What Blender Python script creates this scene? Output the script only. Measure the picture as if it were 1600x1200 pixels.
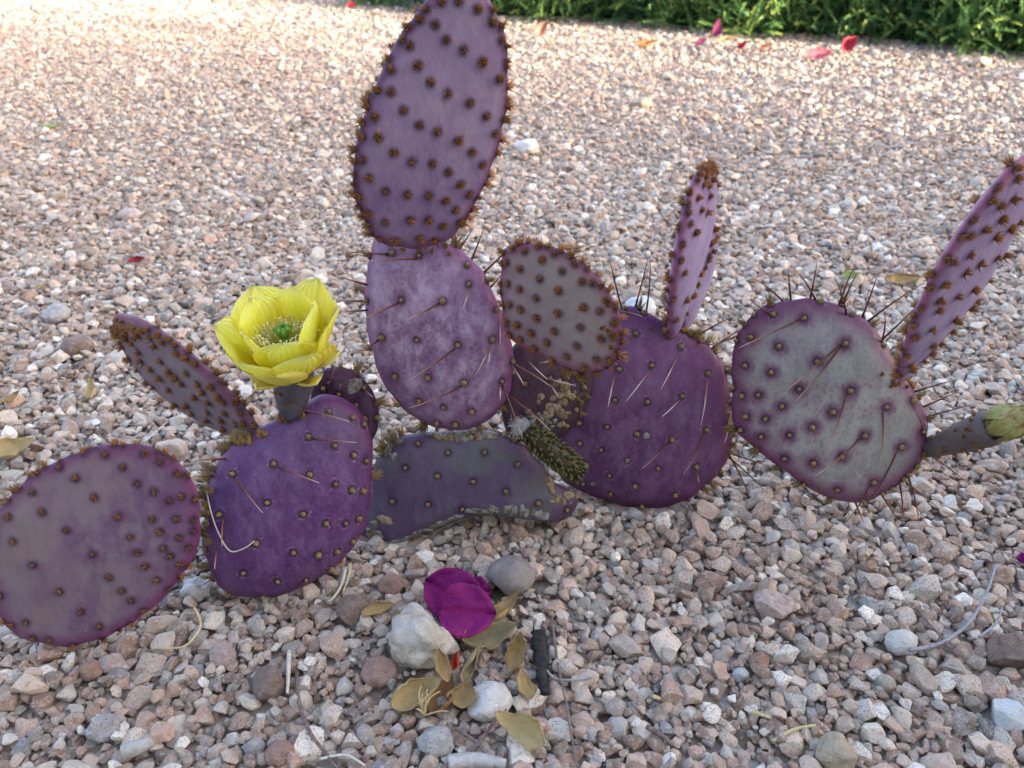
import bpy, bmesh, math, random
import numpy as np
from mathutils import Vector, Matrix, Euler
from mathutils.bvhtree import BVHTree

random.seed(7); RNG = np.random.default_rng(7)
for o in list(bpy.data.objects): bpy.data.objects.remove(o)
scene = bpy.context.scene
COL = scene.collection
R = math.radians

# ------------------------------------------------------------------ camera
H, PITCH, F = 0.40, 33.0, 1250.0          # metres, degrees down, focal length in photo pixels
cam = bpy.data.cameras.new('camera'); camo = bpy.data.objects.new('camera', cam); COL.objects.link(camo)
camo.location = (0, 0, H); camo.rotation_euler = (R(90 - PITCH), 0, 0)
cam.sensor_width = 36; cam.lens = F / 1600 * 36
cam.clip_start = 0.01; cam.clip_end = 500
cam.dof.use_dof = True; cam.dof.focus_distance = 0.48; cam.dof.aperture_fstop = 14
scene.camera = camo
# ------------------------------------------------------------------ sky, sun, exposure
SUN_EL, SUN_AZ = 6.5, 119.0              # azimuth clockwise from +Y
w = bpy.data.worlds.new('World'); scene.world = w; w.use_nodes = True
nt = w.node_tree; nt.nodes.clear()
sky = nt.nodes.new('ShaderNodeTexSky'); sky.sky_type = 'NISHITA'; sky.sun_disc = False
sky.sun_elevation = R(SUN_EL); sky.sun_rotation = R(SUN_AZ)
sky.air_density = 0.55; sky.dust_density = 6.0; sky.ozone_density = 0.3; sky.altitude = 300
bg = nt.nodes.new('ShaderNodeBackground'); bg.inputs[1].default_value = 0.15
wo = nt.nodes.new('ShaderNodeOutputWorld')
nt.links.new(sky.outputs[0], bg.inputs[0]); nt.links.new(bg.outputs[0], wo.inputs[0])
sl = bpy.data.lights.new('sun', 'SUN'); sl.energy = 2.0; sl.angle = R(0.8); sl.color = (1.0, 0.85, 0.66)
sun = bpy.data.objects.new('sun', sl); COL.objects.link(sun)
sd = Vector((-math.sin(R(SUN_AZ)) * math.cos(R(SUN_EL)), -math.cos(R(SUN_AZ)) * math.cos(R(SUN_EL)), -math.sin(R(SUN_EL))))
sun.rotation_euler = sd.to_track_quat('-Z', 'Y').to_euler(); sun.location = (4, -2, 3)
scene.view_settings.view_transform = 'Standard'; scene.view_settings.look = 'None'
scene.view_settings.exposure = 3.7; scene.view_settings.gamma = 1

# ------------------------------------------------------------------ photo pixel -> ray
CP, SP = math.cos(R(PITCH)), math.sin(R(PITCH))
CAM = Vector((0, 0, H)); FWD = Vector((0, CP, -SP)); UP = Vector((0, SP, CP)); RT = Vector((1, 0, 0))
def ray(px, py): return (FWD + RT * ((px - 800) / F) + UP * ((600 - py) / F))
def at_y(px, py, Y):
    d = ray(px, py); return CAM + d * (Y / d.y)
def at_z(px, py, z=0.0):
    d = ray(px, py); return CAM + d * ((z - H) / d.z)
def on_plane(px, py, p0, n):
    d = ray(px, py); return CAM + d * ((p0 - CAM).dot(n) / d.dot(n))
def crop(ox, oy, s, pts): return [(ox + x / s, oy + y / s) for x, y in pts]

# ------------------------------------------------------------------ object helpers
def tag(o, label=None, cat=None, group=None, kind=None):
    if label: o['label'] = label
    if cat: o['category'] = cat
    if group: o['group'] = group
    if kind: o['kind'] = kind
    return o
def link(name, me, parent=None, mat=None):
    o = bpy.data.objects.new(name, me); COL.objects.link(o)
    if parent is not None: o.parent = parent
    if mat is not None and me is not None and not me.materials: me.materials.append(mat)
    return o
def mesh_np(name, V, Fa, attrs=None, smooth=True, mat=None):
    """V (n,3), Fa: (m,3) or (m,4) array or list of tuples"""
    me = bpy.data.meshes.new(name)
    V = np.asarray(V, dtype=np.float32)
    if isinstance(Fa, list) and len({len(f) for f in Fa}) > 1:
        me.from_pydata(V.tolist(), [], Fa)
    else:
        Fa = np.asarray(Fa, dtype=np.int32); k = Fa.shape[1]
        me.vertices.add(len(V)); me.vertices.foreach_set('co', V.ravel())
        me.loops.add(Fa.size); me.loops.foreach_set('vertex_index', Fa.ravel())
        me.polygons.add(len(Fa)); me.polygons.foreach_set('loop_start', np.arange(0, Fa.size, k, dtype=np.int32))
        me.update(calc_edges=True)
    if smooth: me.polygons.foreach_set('use_smooth', np.ones(len(me.polygons), dtype=bool))
    for an, av in (attrs or {}).items():
        a = me.attributes.new(an, 'FLOAT', 'POINT'); a.data.foreach_set('value', np.asarray(av, dtype=np.float32))
    if mat: me.materials.append(mat)
    me.update(); return me
class Bag:
    """collects pieces of one mesh"""
    def __init__(s): s.V = []; s.F = []; s.A = []; s.n = 0
    def add(s, V, Fc, a=None):
        V = np.asarray(V, dtype=np.float32); Fc = np.asarray(Fc, dtype=np.int32)
        s.V.append(V); s.F.append(Fc + s.n); s.A.append(np.zeros(len(V)) if a is None else np.asarray(a)); s.n += len(V)
    def mesh(s, name, mat=None, smooth=True):
        return mesh_np(name, np.concatenate(s.V), np.concatenate(s.F), {'t': np.concatenate(s.A)}, smooth, mat)
def tube(pts, radii, seg=6, cap=True):
    """triangle tube along points -> V, F, t"""
    P = [Vector(p) for p in pts]; n = len(P); V = []; T = []
    prev = None
    for i in range(n):
        d = (P[min(i + 1, n - 1)] - P[max(i - 1, 0)]).normalized()
        a = d.orthogonal().normalized() if prev is None else (prev - d * prev.dot(d)).normalized()
        prev = a; b = d.cross(a)
        for k in range(seg):
            an = 2 * math.pi * k / seg
            V.append(P[i] + (a * math.cos(an) + b * math.sin(an)) * radii[i]); T.append(i / (n - 1))
    Fc = []
    for i in range(n - 1):
        for k in range(seg):
            k2 = (k + 1) % seg; A, B, C_, D = i*seg+k, i*seg+k2, (i+1)*seg+k2, (i+1)*seg+k
            Fc += [(A, B, C_), (A, C_, D)]
    if cap:
        V += [P[0], P[-1]]; T += [0, 1]; c0, c1 = n*seg, n*seg+1
        for k in range(seg):
            k2 = (k + 1) % seg
            Fc += [(c0, k2, k), (c1, (n-1)*seg+k, (n-1)*seg+k2)]
    return np.array([tuple(v) for v in V]), np.array(Fc), np.array(T)
def bez(a, b, c, n):
    a, b, c = Vector(a), Vector(b), Vector(c)
    return [a*(1-t)**2 + b*2*t*(1-t) + c*t*t for t in [i/(n-1) for i in range(n)]]
def vnoise(P, scale, seed=0):
    """cheap smooth noise, sum of sines, about -1..1"""
    P = np.asarray(P) * scale; r = np.random.default_rng(seed); out = np.zeros(len(P))
    for k in range(6):
        d = r.normal(size=3); d /= np.linalg.norm(d); f = r.uniform(.6, 1.8)
        out += np.sin(P @ d * f * 2 + r.uniform(0, 6.28) + np.sin(P @ r.normal(size=3)))
    return out / 3.2

# ------------------------------------------------------------------ material helpers
class NT:
    def __init__(s, name):
        s.m = bpy.data.materials.new(name); s.m.use_nodes = True; s.t = s.m.node_tree
        s.p = s.t.nodes['Principled BSDF']; s.out = s.t.nodes['Material Output']
    def n(s, kind, **kw):
        nd = s.t.nodes.new('ShaderNode' + kind)
        for k, v in kw.items():
            if k.startswith('i_'): nd.inputs[k[2:].replace('_', ' ')].default_value = v
            else: setattr(nd, k, v)
        return nd
    def l(s, a, b): s.t.links.new(a, b)
    def setin(s, nd, i, v):
        if hasattr(v, 'links') or isinstance(v, bpy.types.NodeSocket): s.l(v, nd.inputs[i])
        else: nd.inputs[i].default_value = v
    def mix(s, fac, a, b, mode='MIX'):
        nd = s.t.nodes.new('ShaderNodeMix'); nd.data_type = 'RGBA'; nd.blend_type = mode
        col = lambda c: c if isinstance(c, bpy.types.NodeSocket) else (c[0], c[1], c[2], 1)
        s.setin(nd, 0, fac); s.setin(nd, 6, col(a)); s.setin(nd, 7, col(b)); return nd.outputs[2]
    def math(s, op, a, b=0.0, clamp=False):
        nd = s.t.nodes.new('ShaderNodeMath'); nd.operation = op; nd.use_clamp = clamp
        s.setin(nd, 0, a); s.setin(nd, 1, b); return nd.outputs[0]
    def noise(s, scale, detail=3, rough=.55, vec=None, dist=0.0):
        nd = s.n('TexNoise'); nd.inputs['Scale'].default_value = scale; nd.inputs['Detail'].default_value = detail
        nd.inputs['Roughness'].default_value = rough; nd.inputs['Distortion'].default_value = dist
        if vec is not None: s.l(vec, nd.inputs['Vector'])
        return nd.outputs['Fac']
    def ramp(s, fac, stops, interp='LINEAR'):
        nd = s.n('ValToRGB'); cr = nd.color_ramp; cr.interpolation = interp
        while len(cr.elements) < len(stops): cr.elements.new(0.5)
        for e, (p, c) in zip(cr.elements, stops):
            e.position = p; e.color = (c[0], c[1], c[2], 1) if hasattr(c, '__len__') else (c, c, c, 1)
        s.l(fac, nd.inputs[0]); return nd.outputs[0]
    def mr(s, v, a, b, c=0.0, d=1.0):
        nd = s.n('MapRange'); nd.interpolation_type = 'SMOOTHSTEP'
        s.l(v, nd.inputs[0])
        for i, q in enumerate((a, b, c, d)): nd.inputs[i+1].default_value = q
        return nd.outputs[0]
    def attr(s, name): nd = s.n('Attribute', attribute_name=name); return nd.outputs['Fac']
    def obj(s): return s.n('TexCoord').outputs['Object']
    def bump(s, h, dist, strength=1.0):
        nd = s.n('Bump'); nd.inputs['Distance'].default_value = dist; nd.inputs['Strength'].default_value = strength
        s.l(h, nd.inputs['Height']); s.l(nd.outputs[0], s.p.inputs['Normal'])
    def fin(s, col=None, rough=.6, spec=.3):
        if col is not None: s.setin(s.p, 'Base Color', col if isinstance(col, bpy.types.NodeSocket) else (*col, 1))
        s.setin(s.p, 'Roughness', rough); s.p.inputs['Specular IOR Level'].default_value = spec
        return s.m
    def translucent(s, col, fac):
        tr = s.n('BsdfTranslucent'); s.setin(tr, 0, col); mx = s.n('MixShader'); mx.inputs[0].default_value = fac
        s.l(s.p.outputs[0], mx.inputs[1]); s.l(tr.outputs[0], mx.inputs[2]); s.l(mx.outputs[0], s.out.inputs[0])

def stone_material():
    a = NT('gravel_stone')
    rnd = a.n('ObjectInfo').outputs['Random']
    def h(k):
        wn = a.n('TexWhiteNoise', noise_dimensions='1D'); a.l(a.math('MULTIPLY_ADD', rnd, 317.0 + k*71), wn.inputs['W'])
        wn.inputs['W'].default_value = k; return wn.outputs['Value']
    h1, h2, h3 = h(1), h(2), h(3)
    off = a.n('CombineXYZ'); a.l(a.math('MULTIPLY', h1, 50.), off.inputs[0]); a.l(a.math('MULTIPLY', h2, 50.), off.inputs[1])
    vm = a.n('VectorMath', operation='ADD'); a.l(a.obj(), vm.inputs[0]); a.l(off.outputs[0], vm.inputs[1]); P = vm.outputs[0]
    pal = a.ramp(h1, [(0, (.40,.27,.21)), (.13, (.50,.38,.31)), (.27, (.38,.31,.27)), (.38, (.57,.47,.40)), (.48, (.46,.32,.25)),
                      (.58, (.64,.565,.485)), (.68, (.36,.235,.18)), (.75, (.54,.43,.35)), (.83, (.48,.445,.41)), (.90, (.76,.70,.63)), (.98, (.27,.27,.28))], 'CONSTANT')
    val = a.mr(h2, 0, 1, .66, 1.36)
    hs = a.n('HueSaturation'); hs.inputs['Saturation'].default_value = .98; a.l(val, hs.inputs['Value']); a.l(pal, hs.inputs['Color']); base = hs.outputs[0]
    n1 = a.noise(1.6, 4, .6, P, .4)
    c = a.mix(a.math('MULTIPLY', a.mr(n1, .46, .70), .75), base, (.60,.53,.47))
    c = a.mix(a.math('MULTIPLY', a.mr(a.noise(2.4, 3, .6, P), .56, .7), .65), c, (.40,.22,.15))
    sp = a.noise(7.5, 2, .6, P)
    c = a.mix(a.math('MULTIPLY', a.mr(sp, .57, .66), a.mr(h3, .1, .8, .15, .85)), c, (.10,.09,.095))
    c = a.mix(a.math('MULTIPLY', a.mr(a.noise(3.2, 5, .7, P, 1.2), .58, .66), a.mr(h2, .3, .9, .0, .7)), c, (.15,.13,.13))
    sp2 = a.noise(6.0, 2, .5, P, .3)
    c = a.mix(a.math('MULTIPLY', a.mr(sp2, .60, .70), .55), c, (.70,.67,.65))
    c = a.mix(1.0, c, (1.0,.985,.955), 'MULTIPLY')
    a.bump(a.noise(5.5, 6, .68, P), .0011, .9)
    return a.fin(c, .82, .25)
def simple(name, c1, c2, scale, rough=.7, spec=.25, bumpd=0.0, bscale=None, sharp=(.35, .65), extra=None, trans=0.0):
    a = NT(name); P = a.obj()
    c = a.mix(a.mr(a.noise(scale, 5, .6, P), *sharp), c1, c2)
    if extra: c = a.mix(a.mr(a.noise(extra[0], 3, .6, P), extra[1], extra[1] + .08), c, extra[2])
    if bumpd: a.bump(a.noise(bscale or scale*4, 5, .65, P), bumpd)
    a.fin(c, rough, spec)
    if trans: a.translucent(c, trans)
    return a.m
def pad_material(name, mid, rimc, blotch, bloom, bloom_amt=.5, rim_w=.55, mott=.5, stain_shade=(.035,.014,.04), green=None, halo_amt=.15, ring=.0, tint=(.90,.74,.92)):
    a = NT(name); P = a.obj(); rim = a.attr('rim'); st = a.attr('stain_shade'); gr = a.attr('grad')
    mp = a.n('Mapping'); mp.inputs['Scale'].default_value = (1.0, .55, 1.0); a.l(P, mp.inputs['Vector']); PS = mp.outputs[0]
    n1 = a.noise(22, 4, .55, P, .4); n2 = a.noise(95, 7, .68, PS, .15); n3 = a.noise(330, 4, .65, PS, .3); halo = a.attr('halo')
    c = a.mix(a.mr(a.math('ADD', n1, a.math('MULTIPLY', a.math('SUBTRACT', gr, .5), .5)), .36, .66), mid, blotch)
    if green: c = a.mix(a.math('MULTIPLY', a.mr(a.noise(30, 3, .5, P), .50, .64), .75), c, green)
    # waxy bloom: fine pale network over the skin
    vo = a.n('TexVoronoi', feature='DISTANCE_TO_EDGE'); vo.inputs['Scale'].default_value = 260
    wv = a.n('VectorMath', operation='ADD'); a.l(P, wv.inputs[0])
    nv = a.n('TexNoise'); nv.inputs['Scale'].default_value = 160; a.l(P, nv.inputs['Vector'])
    sc = a.n('VectorMath', operation='SCALE'); a.l(nv.outputs['Color'], sc.inputs[0]); sc.inputs['Scale'].default_value = .004
    a.l(sc.outputs[0], wv.inputs[1]); a.l(wv.outputs[0], vo.inputs['Vector'])
    net = a.mr(vo.outputs['Distance'], .02, .32, 1, 0)
    bl = a.math('MULTIPLY', a.mr(n2, .38, .66), a.math('MULTIPLY_ADD', net, mott, ), True)
    bl = a.math('ADD', a.math('MULTIPLY', a.mr(n2, .36, .7), 1 - mott), a.math('MULTIPLY', a.math('MULTIPLY', net, a.mr(n3, .3, .6)), mott), True)
    bl = a.math('MULTIPLY', bl, a.math('MULTIPLY_ADD', a.math('SUBTRACT', 1.0, a.math('MULTIPLY', rim, .8)), bloom_amt))
    c = a.mix(bl, c, bloom)
    hl = a.mr(a.math('ADD', halo, a.math('MULTIPLY', a.math('SUBTRACT', n3, .5), .9)), .15, .75)
    c = a.mix(a.math('MULTIPLY', hl, halo_amt), c, rimc)
    rr = a.mr(a.math('ADD', rim, a.math('MULTIPLY', a.math('SUBTRACT', n2, .5), .25)), rim_w, 1.0)
    c = a.mix(rr, c, rimc)
    c = a.mix(a.math('MULTIPLY', a.mr(st, .0, .75), .95), c, stain_shade)
    if ring:
        stn = a.math('ADD', st, a.math('MULTIPLY', a.math('SUBTRACT', a.noise(420, 2, .5, P), .5), .75))
        band = a.math('MULTIPLY', a.mr(stn, .14, .20), a.mr(stn, .20, .27, 1, 0))
        c = a.mix(a.math('MULTIPLY', a.math('MULTIPLY', band, a.mr(a.noise(260, 2, .5, P), .45, .55)), ring), c, (.42,.38,.44))
    spk = a.math('MULTIPLY', a.mr(a.noise(1500, 1, .5, P), .70, .76), a.mr(n2, .35, .6))
    c = a.mix(a.math('MULTIPLY', spk, .6), c, (.5,.45,.5))
    c = a.mix(1.0, c, tint, 'MULTIPLY')
    a.bump(a.math('ADD', n3, a.math('MULTIPLY', n2, 1.5)), .0007, .6)
    return a.fin(c, a.mr(n2, .3, .7, .38, .56), .38)
def grad_material(name, stops, rough=.5, spec=.3, trans=0.0, nscale=None):
    a = NT(name); t = a.attr('t')
    if nscale: t = a.math('ADD', t, a.math('MULTIPLY', a.math('SUBTRACT', a.noise(nscale, 3, .5, a.obj()), .5), .5), True)
    c = a.ramp(t, stops)
    if nscale:
        P = a.obj(); c = a.mix(a.math('MULTIPLY', a.mr(a.noise(nscale*2.5, 5, .65, P), .52, .74), .28), c, tuple(.55*v for v in stops[0][1]))
        a.bump(a.noise(nscale*2, 5, .6, P, 1.0), .0022, .8)
    a.fin(c, rough, spec)
    if trans: a.translucent(c, trans)
    return a.m

M = {}
M['stone'] = stone_material()
def soil_material():
    a = NT('gravelly_soil'); P = a.obj()
    vo = a.n('TexVoronoi'); vo.inputs['Scale'].default_value = 95; a.l(P, vo.inputs['Vector'])
    sep = a.n('SeparateColor'); a.l(vo.outputs['Color'], sep.inputs[0])
    c = a.ramp(sep.outputs[0], [(0, (.20,.15,.12)), (.3, (.31,.245,.205)), (.6, (.42,.35,.30)), (.85, (.52,.47,.43))])
    c = a.mix(a.mr(a.noise(40, 4, .6, P), .35, .65, .35, 0), c, (.20,.15,.115))
    a.bump(a.math('SUBTRACT', 1., vo.outputs['Distance']), .006, .8)
    return a.fin(c, .9, .15)
M['soil'] = soil_material()

# ================================================================== ground and gravel
ground_me = bpy.data.meshes.new('ground'); bm = bmesh.new()
xs = [-60, -12, -4, -2, -1, -.5, 0, .5, 1, 2, 4, 12, 60]; ys = [-60, -12, -4, -1, 0, .5, 1, 1.5, 2, 2.5, 3, 6, 20, 120]
gv = [[bm.verts.new((x, y, 0)) for x in xs] for y in ys]
for j in range(len(ys)-1):
    for i in range(len(xs)-1): bm.faces.new((gv[j][i], gv[j][i+1], gv[j+1][i+1], gv[j+1][i]))
bm.to_mesh(ground_me); bm.free()
ground = link('ground', ground_me, None, M['soil']); tag(ground, kind='structure')

def stone_mesh(name, seed, sub=3, cuts=11, rough=.06, lo=.55, hi=.9, mat=None, sharp=.45):
    r = np.random.default_rng(seed)
    b = bmesh.new(); bmesh.ops.create_icosphere(b, subdivisions=sub, radius=1)
    V = np.array([v.co[:] for v in b.verts])
    for k in range(cuts):
        n = r.normal(size=3); n /= np.linalg.norm(n); d = r.uniform(lo, hi)
        ex = V @ n - d; V -= np.where(ex > 0, ex, 0)[:, None] * n * .96
    V += (vnoise(V, 2.2, seed) * rough + (vnoise(V, 5.5, seed+1) * rough * .45 + vnoise(V, 11, seed+2) * rough * .25 if sub > 3 else 0))[:, None] * V
    V /= np.abs(V).max(axis=0)
    for v, c in zip(b.verts, V): v.co = c
    me = bpy.data.meshes.new(name); b.to_mesh(me); b.free()
    me.polygons.foreach_set('use_smooth', np.ones(len(me.polygons), dtype=bool))
    me.set_sharp_from_angle(angle=sharp)
    if mat: me.materials.append(mat)
    return me
NVAR = 26
var_me = [stone_mesh('gravel_stone_shape', 100 + i, 3, 10 + i % 7, .05 + .06*(i % 3), .42, .86, mat=M['stone']) for i in range(NVAR)]

GRID = .0026; GX0, GX1, GY0, GY1 = -3.2, 3.2, .02, 3.25
NX, NY = int((GX1-GX0)/GRID), int((GY1-GY0)/GRID)
HM = np.zeros((NY, NX), dtype=np.float32)                       # top of the gravel so far
CEIL = np.full((NY, NX), 9.0, dtype=np.float32)                 # underside of what stands above
def cell(x, y): return int((x-GX0)/GRID), int((y-GY0)/GRID)
def gz(x, y, rad=.006):
    i, j = cell(x, y); k = max(1, int(rad/GRID))
    return float(HM[max(0, j-k):j+k+1, max(0, i-k):i+k+1].mean())
def stamp(x, y, z, a, b, c, yaw):
    m = max(a, b); i0, j0 = cell(x-m, y-m); i1, j1 = cell(x+m, y+m)
    if i0 < 0 or j0 < 0 or i1 >= NX or j1 >= NY: return
    X = GX0 + (np.arange(i0, i1+1)+.5)*GRID - x; Yy = GY0 + (np.arange(j0, j1+1)+.5)*GRID - y
    cs, sn = math.cos(yaw), math.sin(yaw)
    q = 1 - ((X[None]*cs + Yy[:, None]*sn)/a)**2 - ((-X[None]*sn + Yy[:, None]*cs)/b)**2
    np.maximum(HM[j0:j1+1, i0:i1+1], np.where(q > 0, z + c*np.sqrt(np.maximum(q, 0)), -1), out=HM[j0:j1+1, i0:i1+1])

def build_gravel():
    rng = np.random.default_rng(11); rec = []
    near, far = 1.25, 2.45
    hA, hB = at_z(560, 14, 0), at_z(1600, 92, 0); hs = (hB.y-hA.y)/(hB.x-hA.x)
    def half(y): return .42 + .80*y
    area_n = .84*(near-.06) + .80*(near**2-.06**2); area_f = .84*(far-near) + .80*(far**2-near**2)
    area_b = .84*(GY1-.03-far) + .80*((GY1-.03)**2-far**2)
    for (ya, yb, N, size) in ((far, GY1-.03, int(area_b*11000), 1.15), (near, far, int(area_f*18500), 1.0), (.06, near, int(area_n*43000), 1.0)):
        ry = np.sqrt(rng.uniform(0, 1, N*4)*(half(yb)**2-half(ya)**2) + half(ya)**2); ry = (ry-.42)/.80
        rx = rng.uniform(-1, 1, N*4)*half(ry)
        rx = np.clip(rx, GX0+.03, GX1-.03)
        rad = np.clip(np.exp(rng.normal(math.log(.0033), .40, N)), .0016, .0100)*size
        rad = np.sort(rad)[::-1] if False else rad
        asp = rng.uniform(.68, 1.0, N); fl = rng.uniform(.55, .88, N); yaw = rng.uniform(0, 6.283, N); var = rng.integers(0, NVAR, N)
        tx = rng.normal(0, .28, N); ty = rng.normal(0, .28, N)
        for s in range(N):
            best = None
            for k in range(4):
                x, y = rx[s*4+k], ry[s*4+k]; i, j = cell(x, y)
                h = HM[j, i] if 0 <= i < NX and 0 <= j < NY else 9
                if best is None or h < best[0]: best = (h, x, y, i, j)
            h, x, y, i, j = best; a = rad[s]*1.12; b = a*asp[s]; c = rad[s]*fl[s]
            k = max(1, int(a*.6/GRID))
            sub = HM[max(0, j-k):j+k+1, max(0, i-k):i+k+1]
            if sub.size == 0: continue
            z = float(sub.mean())*.85 + c*.42
            if h > .030 or (x > hA.x-.05 and y > hA.y + hs*(x-hA.x) + .14): continue
            cm = CEIL[max(0, j-k-1):j+k+2, max(0, i-k-1):i+k+2].min()
            if z + c*.8 > cm: continue
            stamp(x, y, z, a, b, c, yaw[s]); rec.append((x, y, z, a, b, c, tx[s], ty[s], yaw[s], var[s]))
    return np.array(rec)

# ================================================================== cactus
cactus = bpy.data.objects.new('prickly_pear_cactus', None); COL.objects.link(cactus)
ROOT = Vector((-.01, .43, 0)); cactus.location = ROOT; cactus.empty_display_size = .05
tag(cactus, 'sprawling purple prickly pear cactus with rusty bristle tufts and one yellow flower', 'cactus')

def smooth_outline(pts, n):
    P = np.array(pts); m = len(P); out = []
    seg = np.linalg.norm(np.roll(P, -1, 0) - P, axis=1); cum = np.concatenate([[0], np.cumsum(seg)])
    for s in np.linspace(0, cum[-1], n, endpoint=False):
        i = int(np.searchsorted(cum, s, side='right')-1); i = min(i, m-1); t = (s-cum[i])/max(seg[i], 1e-9)
        p0, p1, p2, p3 = P[(i-1) % m], P[i], P[(i+1) % m], P[(i+2) % m]
        out.append(.5*((2*p1) + (p2-p0)*t + (2*p0-5*p1+4*p2-p3)*t*t + (3*p1-p0-3*p2+p3)*t**3))
    out = np.array(out)
    for _ in range(3): out = .25*np.roll(out, 1, 0) + .5*out + .25*np.roll(out, -1, 0)
    return out

PADS = {}
SEG, RINGS = 150, 34
class Pad: pass
def pad_from_outline(name, out2, org, U, Vv, N, thick, mat, bend=(0, 0), wob=.0015, grad_dir=(0, 1), pw=2.6, seed=0, label=None, label_mat=None):
    out2 = smooth_outline(out2, SEG)
    if np.sum(out2[:, 0]*np.roll(out2[:, 1], -1) - np.roll(out2[:, 0], -1)*out2[:, 1]) < 0: out2 = out2[::-1]
    c = out2.mean(0); size = np.abs(out2-c).max()
    an_ = np.arctan2(out2[:, 1]-c[1], out2[:, 0]-c[0]); out2 = c + (out2-c)*(1+.006*np.sin(11*an_+seed)+.005*np.sin(19*an_+2*seed)+.003*np.sin(37*an_+seed))[:, None]
    V = []; rim = []; grad = []
    def z(s): return thick/2*(max(0, 1-s**pw))**.5
    ss = [math.sin(math.pi/2*(k/RINGS))**.9 for k in range(RINGS+1)]
    for side in (1, -1):
        V.append((c[0], c[1], side*z(0))); rim.append(0)
        for k in range(1, RINGS + (1 if side == 1 else 0)):
            s = ss[k]
            p = c + (out2-c)*s
            V += [(q[0], q[1], side*z(s)) for q in p]; rim += [s]*SEG
    V = np.array(V, dtype=float)
    g = ((V[:, 0]-c[0])*grad_dir[0] + (V[:, 1]-c[1])*grad_dir[1])/size; grad = .5 + .5*g
    V[:, 2] += bend[0]*(V[:, 0]-c[0])**2 + bend[1]*(V[:, 1]-c[1])**2 + wob*vnoise(V*np.array([1, 1, 0]), 22, seed)
    Fc = []; f0 = 1; b0 = 1 + RINGS*SEG; bs = b0 + 1
    for k in range(SEG):
        k2 = (k+1) % SEG
        Fc += [(0, f0+k, f0+k2), (b0, bs+k2, bs+k)]
        for r in range(RINGS-1):
            A, B = f0+r*SEG, f0+(r+1)*SEG; Fc += [(A+k, B+k, B+k2), (A+k, B+k2, A+k2)]
            A = bs+r*SEG; B = bs+(r+1)*SEG if r < RINGS-2 else f0+(RINGS-1)*SEG
            Fc += [(A+k2, B+k2, B+k), (A+k2, B+k, A+k)]
    p = Pad(); p.name = name; p.V = V; p.F = np.array(Fc); p.rim = np.array(rim); p.grad = grad; p.mat = mat
    p.M = Matrix((U, Vv, N)).transposed().to_4x4(); p.M.translation = org
    p.W = V @ np.array(p.M.to_3x3()).T + np.array(org)
    p.bvh = BVHTree.FromPolygons([Vector(v) for v in p.W], [tuple(f) for f in p.F])
    p.N = N; p.org = org; p.stains = []; p.tufts = []; p.spines = []; p.c2 = c; p.size = size; p.label = label
    PADS[name] = p; return p
def frame(az, el):
    N = Vector((math.sin(R(az))*math.cos(R(el)), -math.cos(R(az))*math.cos(R(el)), math.sin(R(el))))
    U = Vector((math.cos(R(az)), math.sin(R(az)), 0)); return U, N.cross(U), N
def traced(name, pix, anchor, Y, az, el, thick, mat, **kw):
    U, Vv, N = frame(az, el); p0 = at_y(*anchor, Y)
    pts = [on_plane(x, y, p0, N) for x, y in pix]
    c = sum(pts, Vector())/len(pts)
    return pad_from_outline(name, [((p-c).dot(U), (p-c).dot(Vv)) for p in pts], c, U, Vv, N, thick, mat, **kw)
OBO = [(0, .16), (.06, .30), (.18, .56), (.34, .82), (.5, .97), (.62, 1.0), (.74, .96), (.86, .80), (.94, .58), (1.0, .2)]
def oblique(name, bpx, bY, tpx, tY, width, thick, twist, mat, **kw):
    b, t = at_y(*bpx, bY), at_y(*tpx, tY); ax = (t-b); L = ax.length; Vv = ax.normalized(); m = (b+t)/2
    tc = (CAM-m); n0 = (tc - Vv*tc.dot(Vv)).normalized()
    N = Matrix.Rotation(R(twist), 3, Vv) @ n0; U = Vv.cross(N)
    pts = [(-wd*width/2, (q-.5)*L) for q, wd in OBO] + [(wd*width/2, (q-.5)*L) for q, wd in reversed(OBO)]
    return pad_from_outline(name, pts, m, U, Vv, N, thick, mat, **kw)

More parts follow.
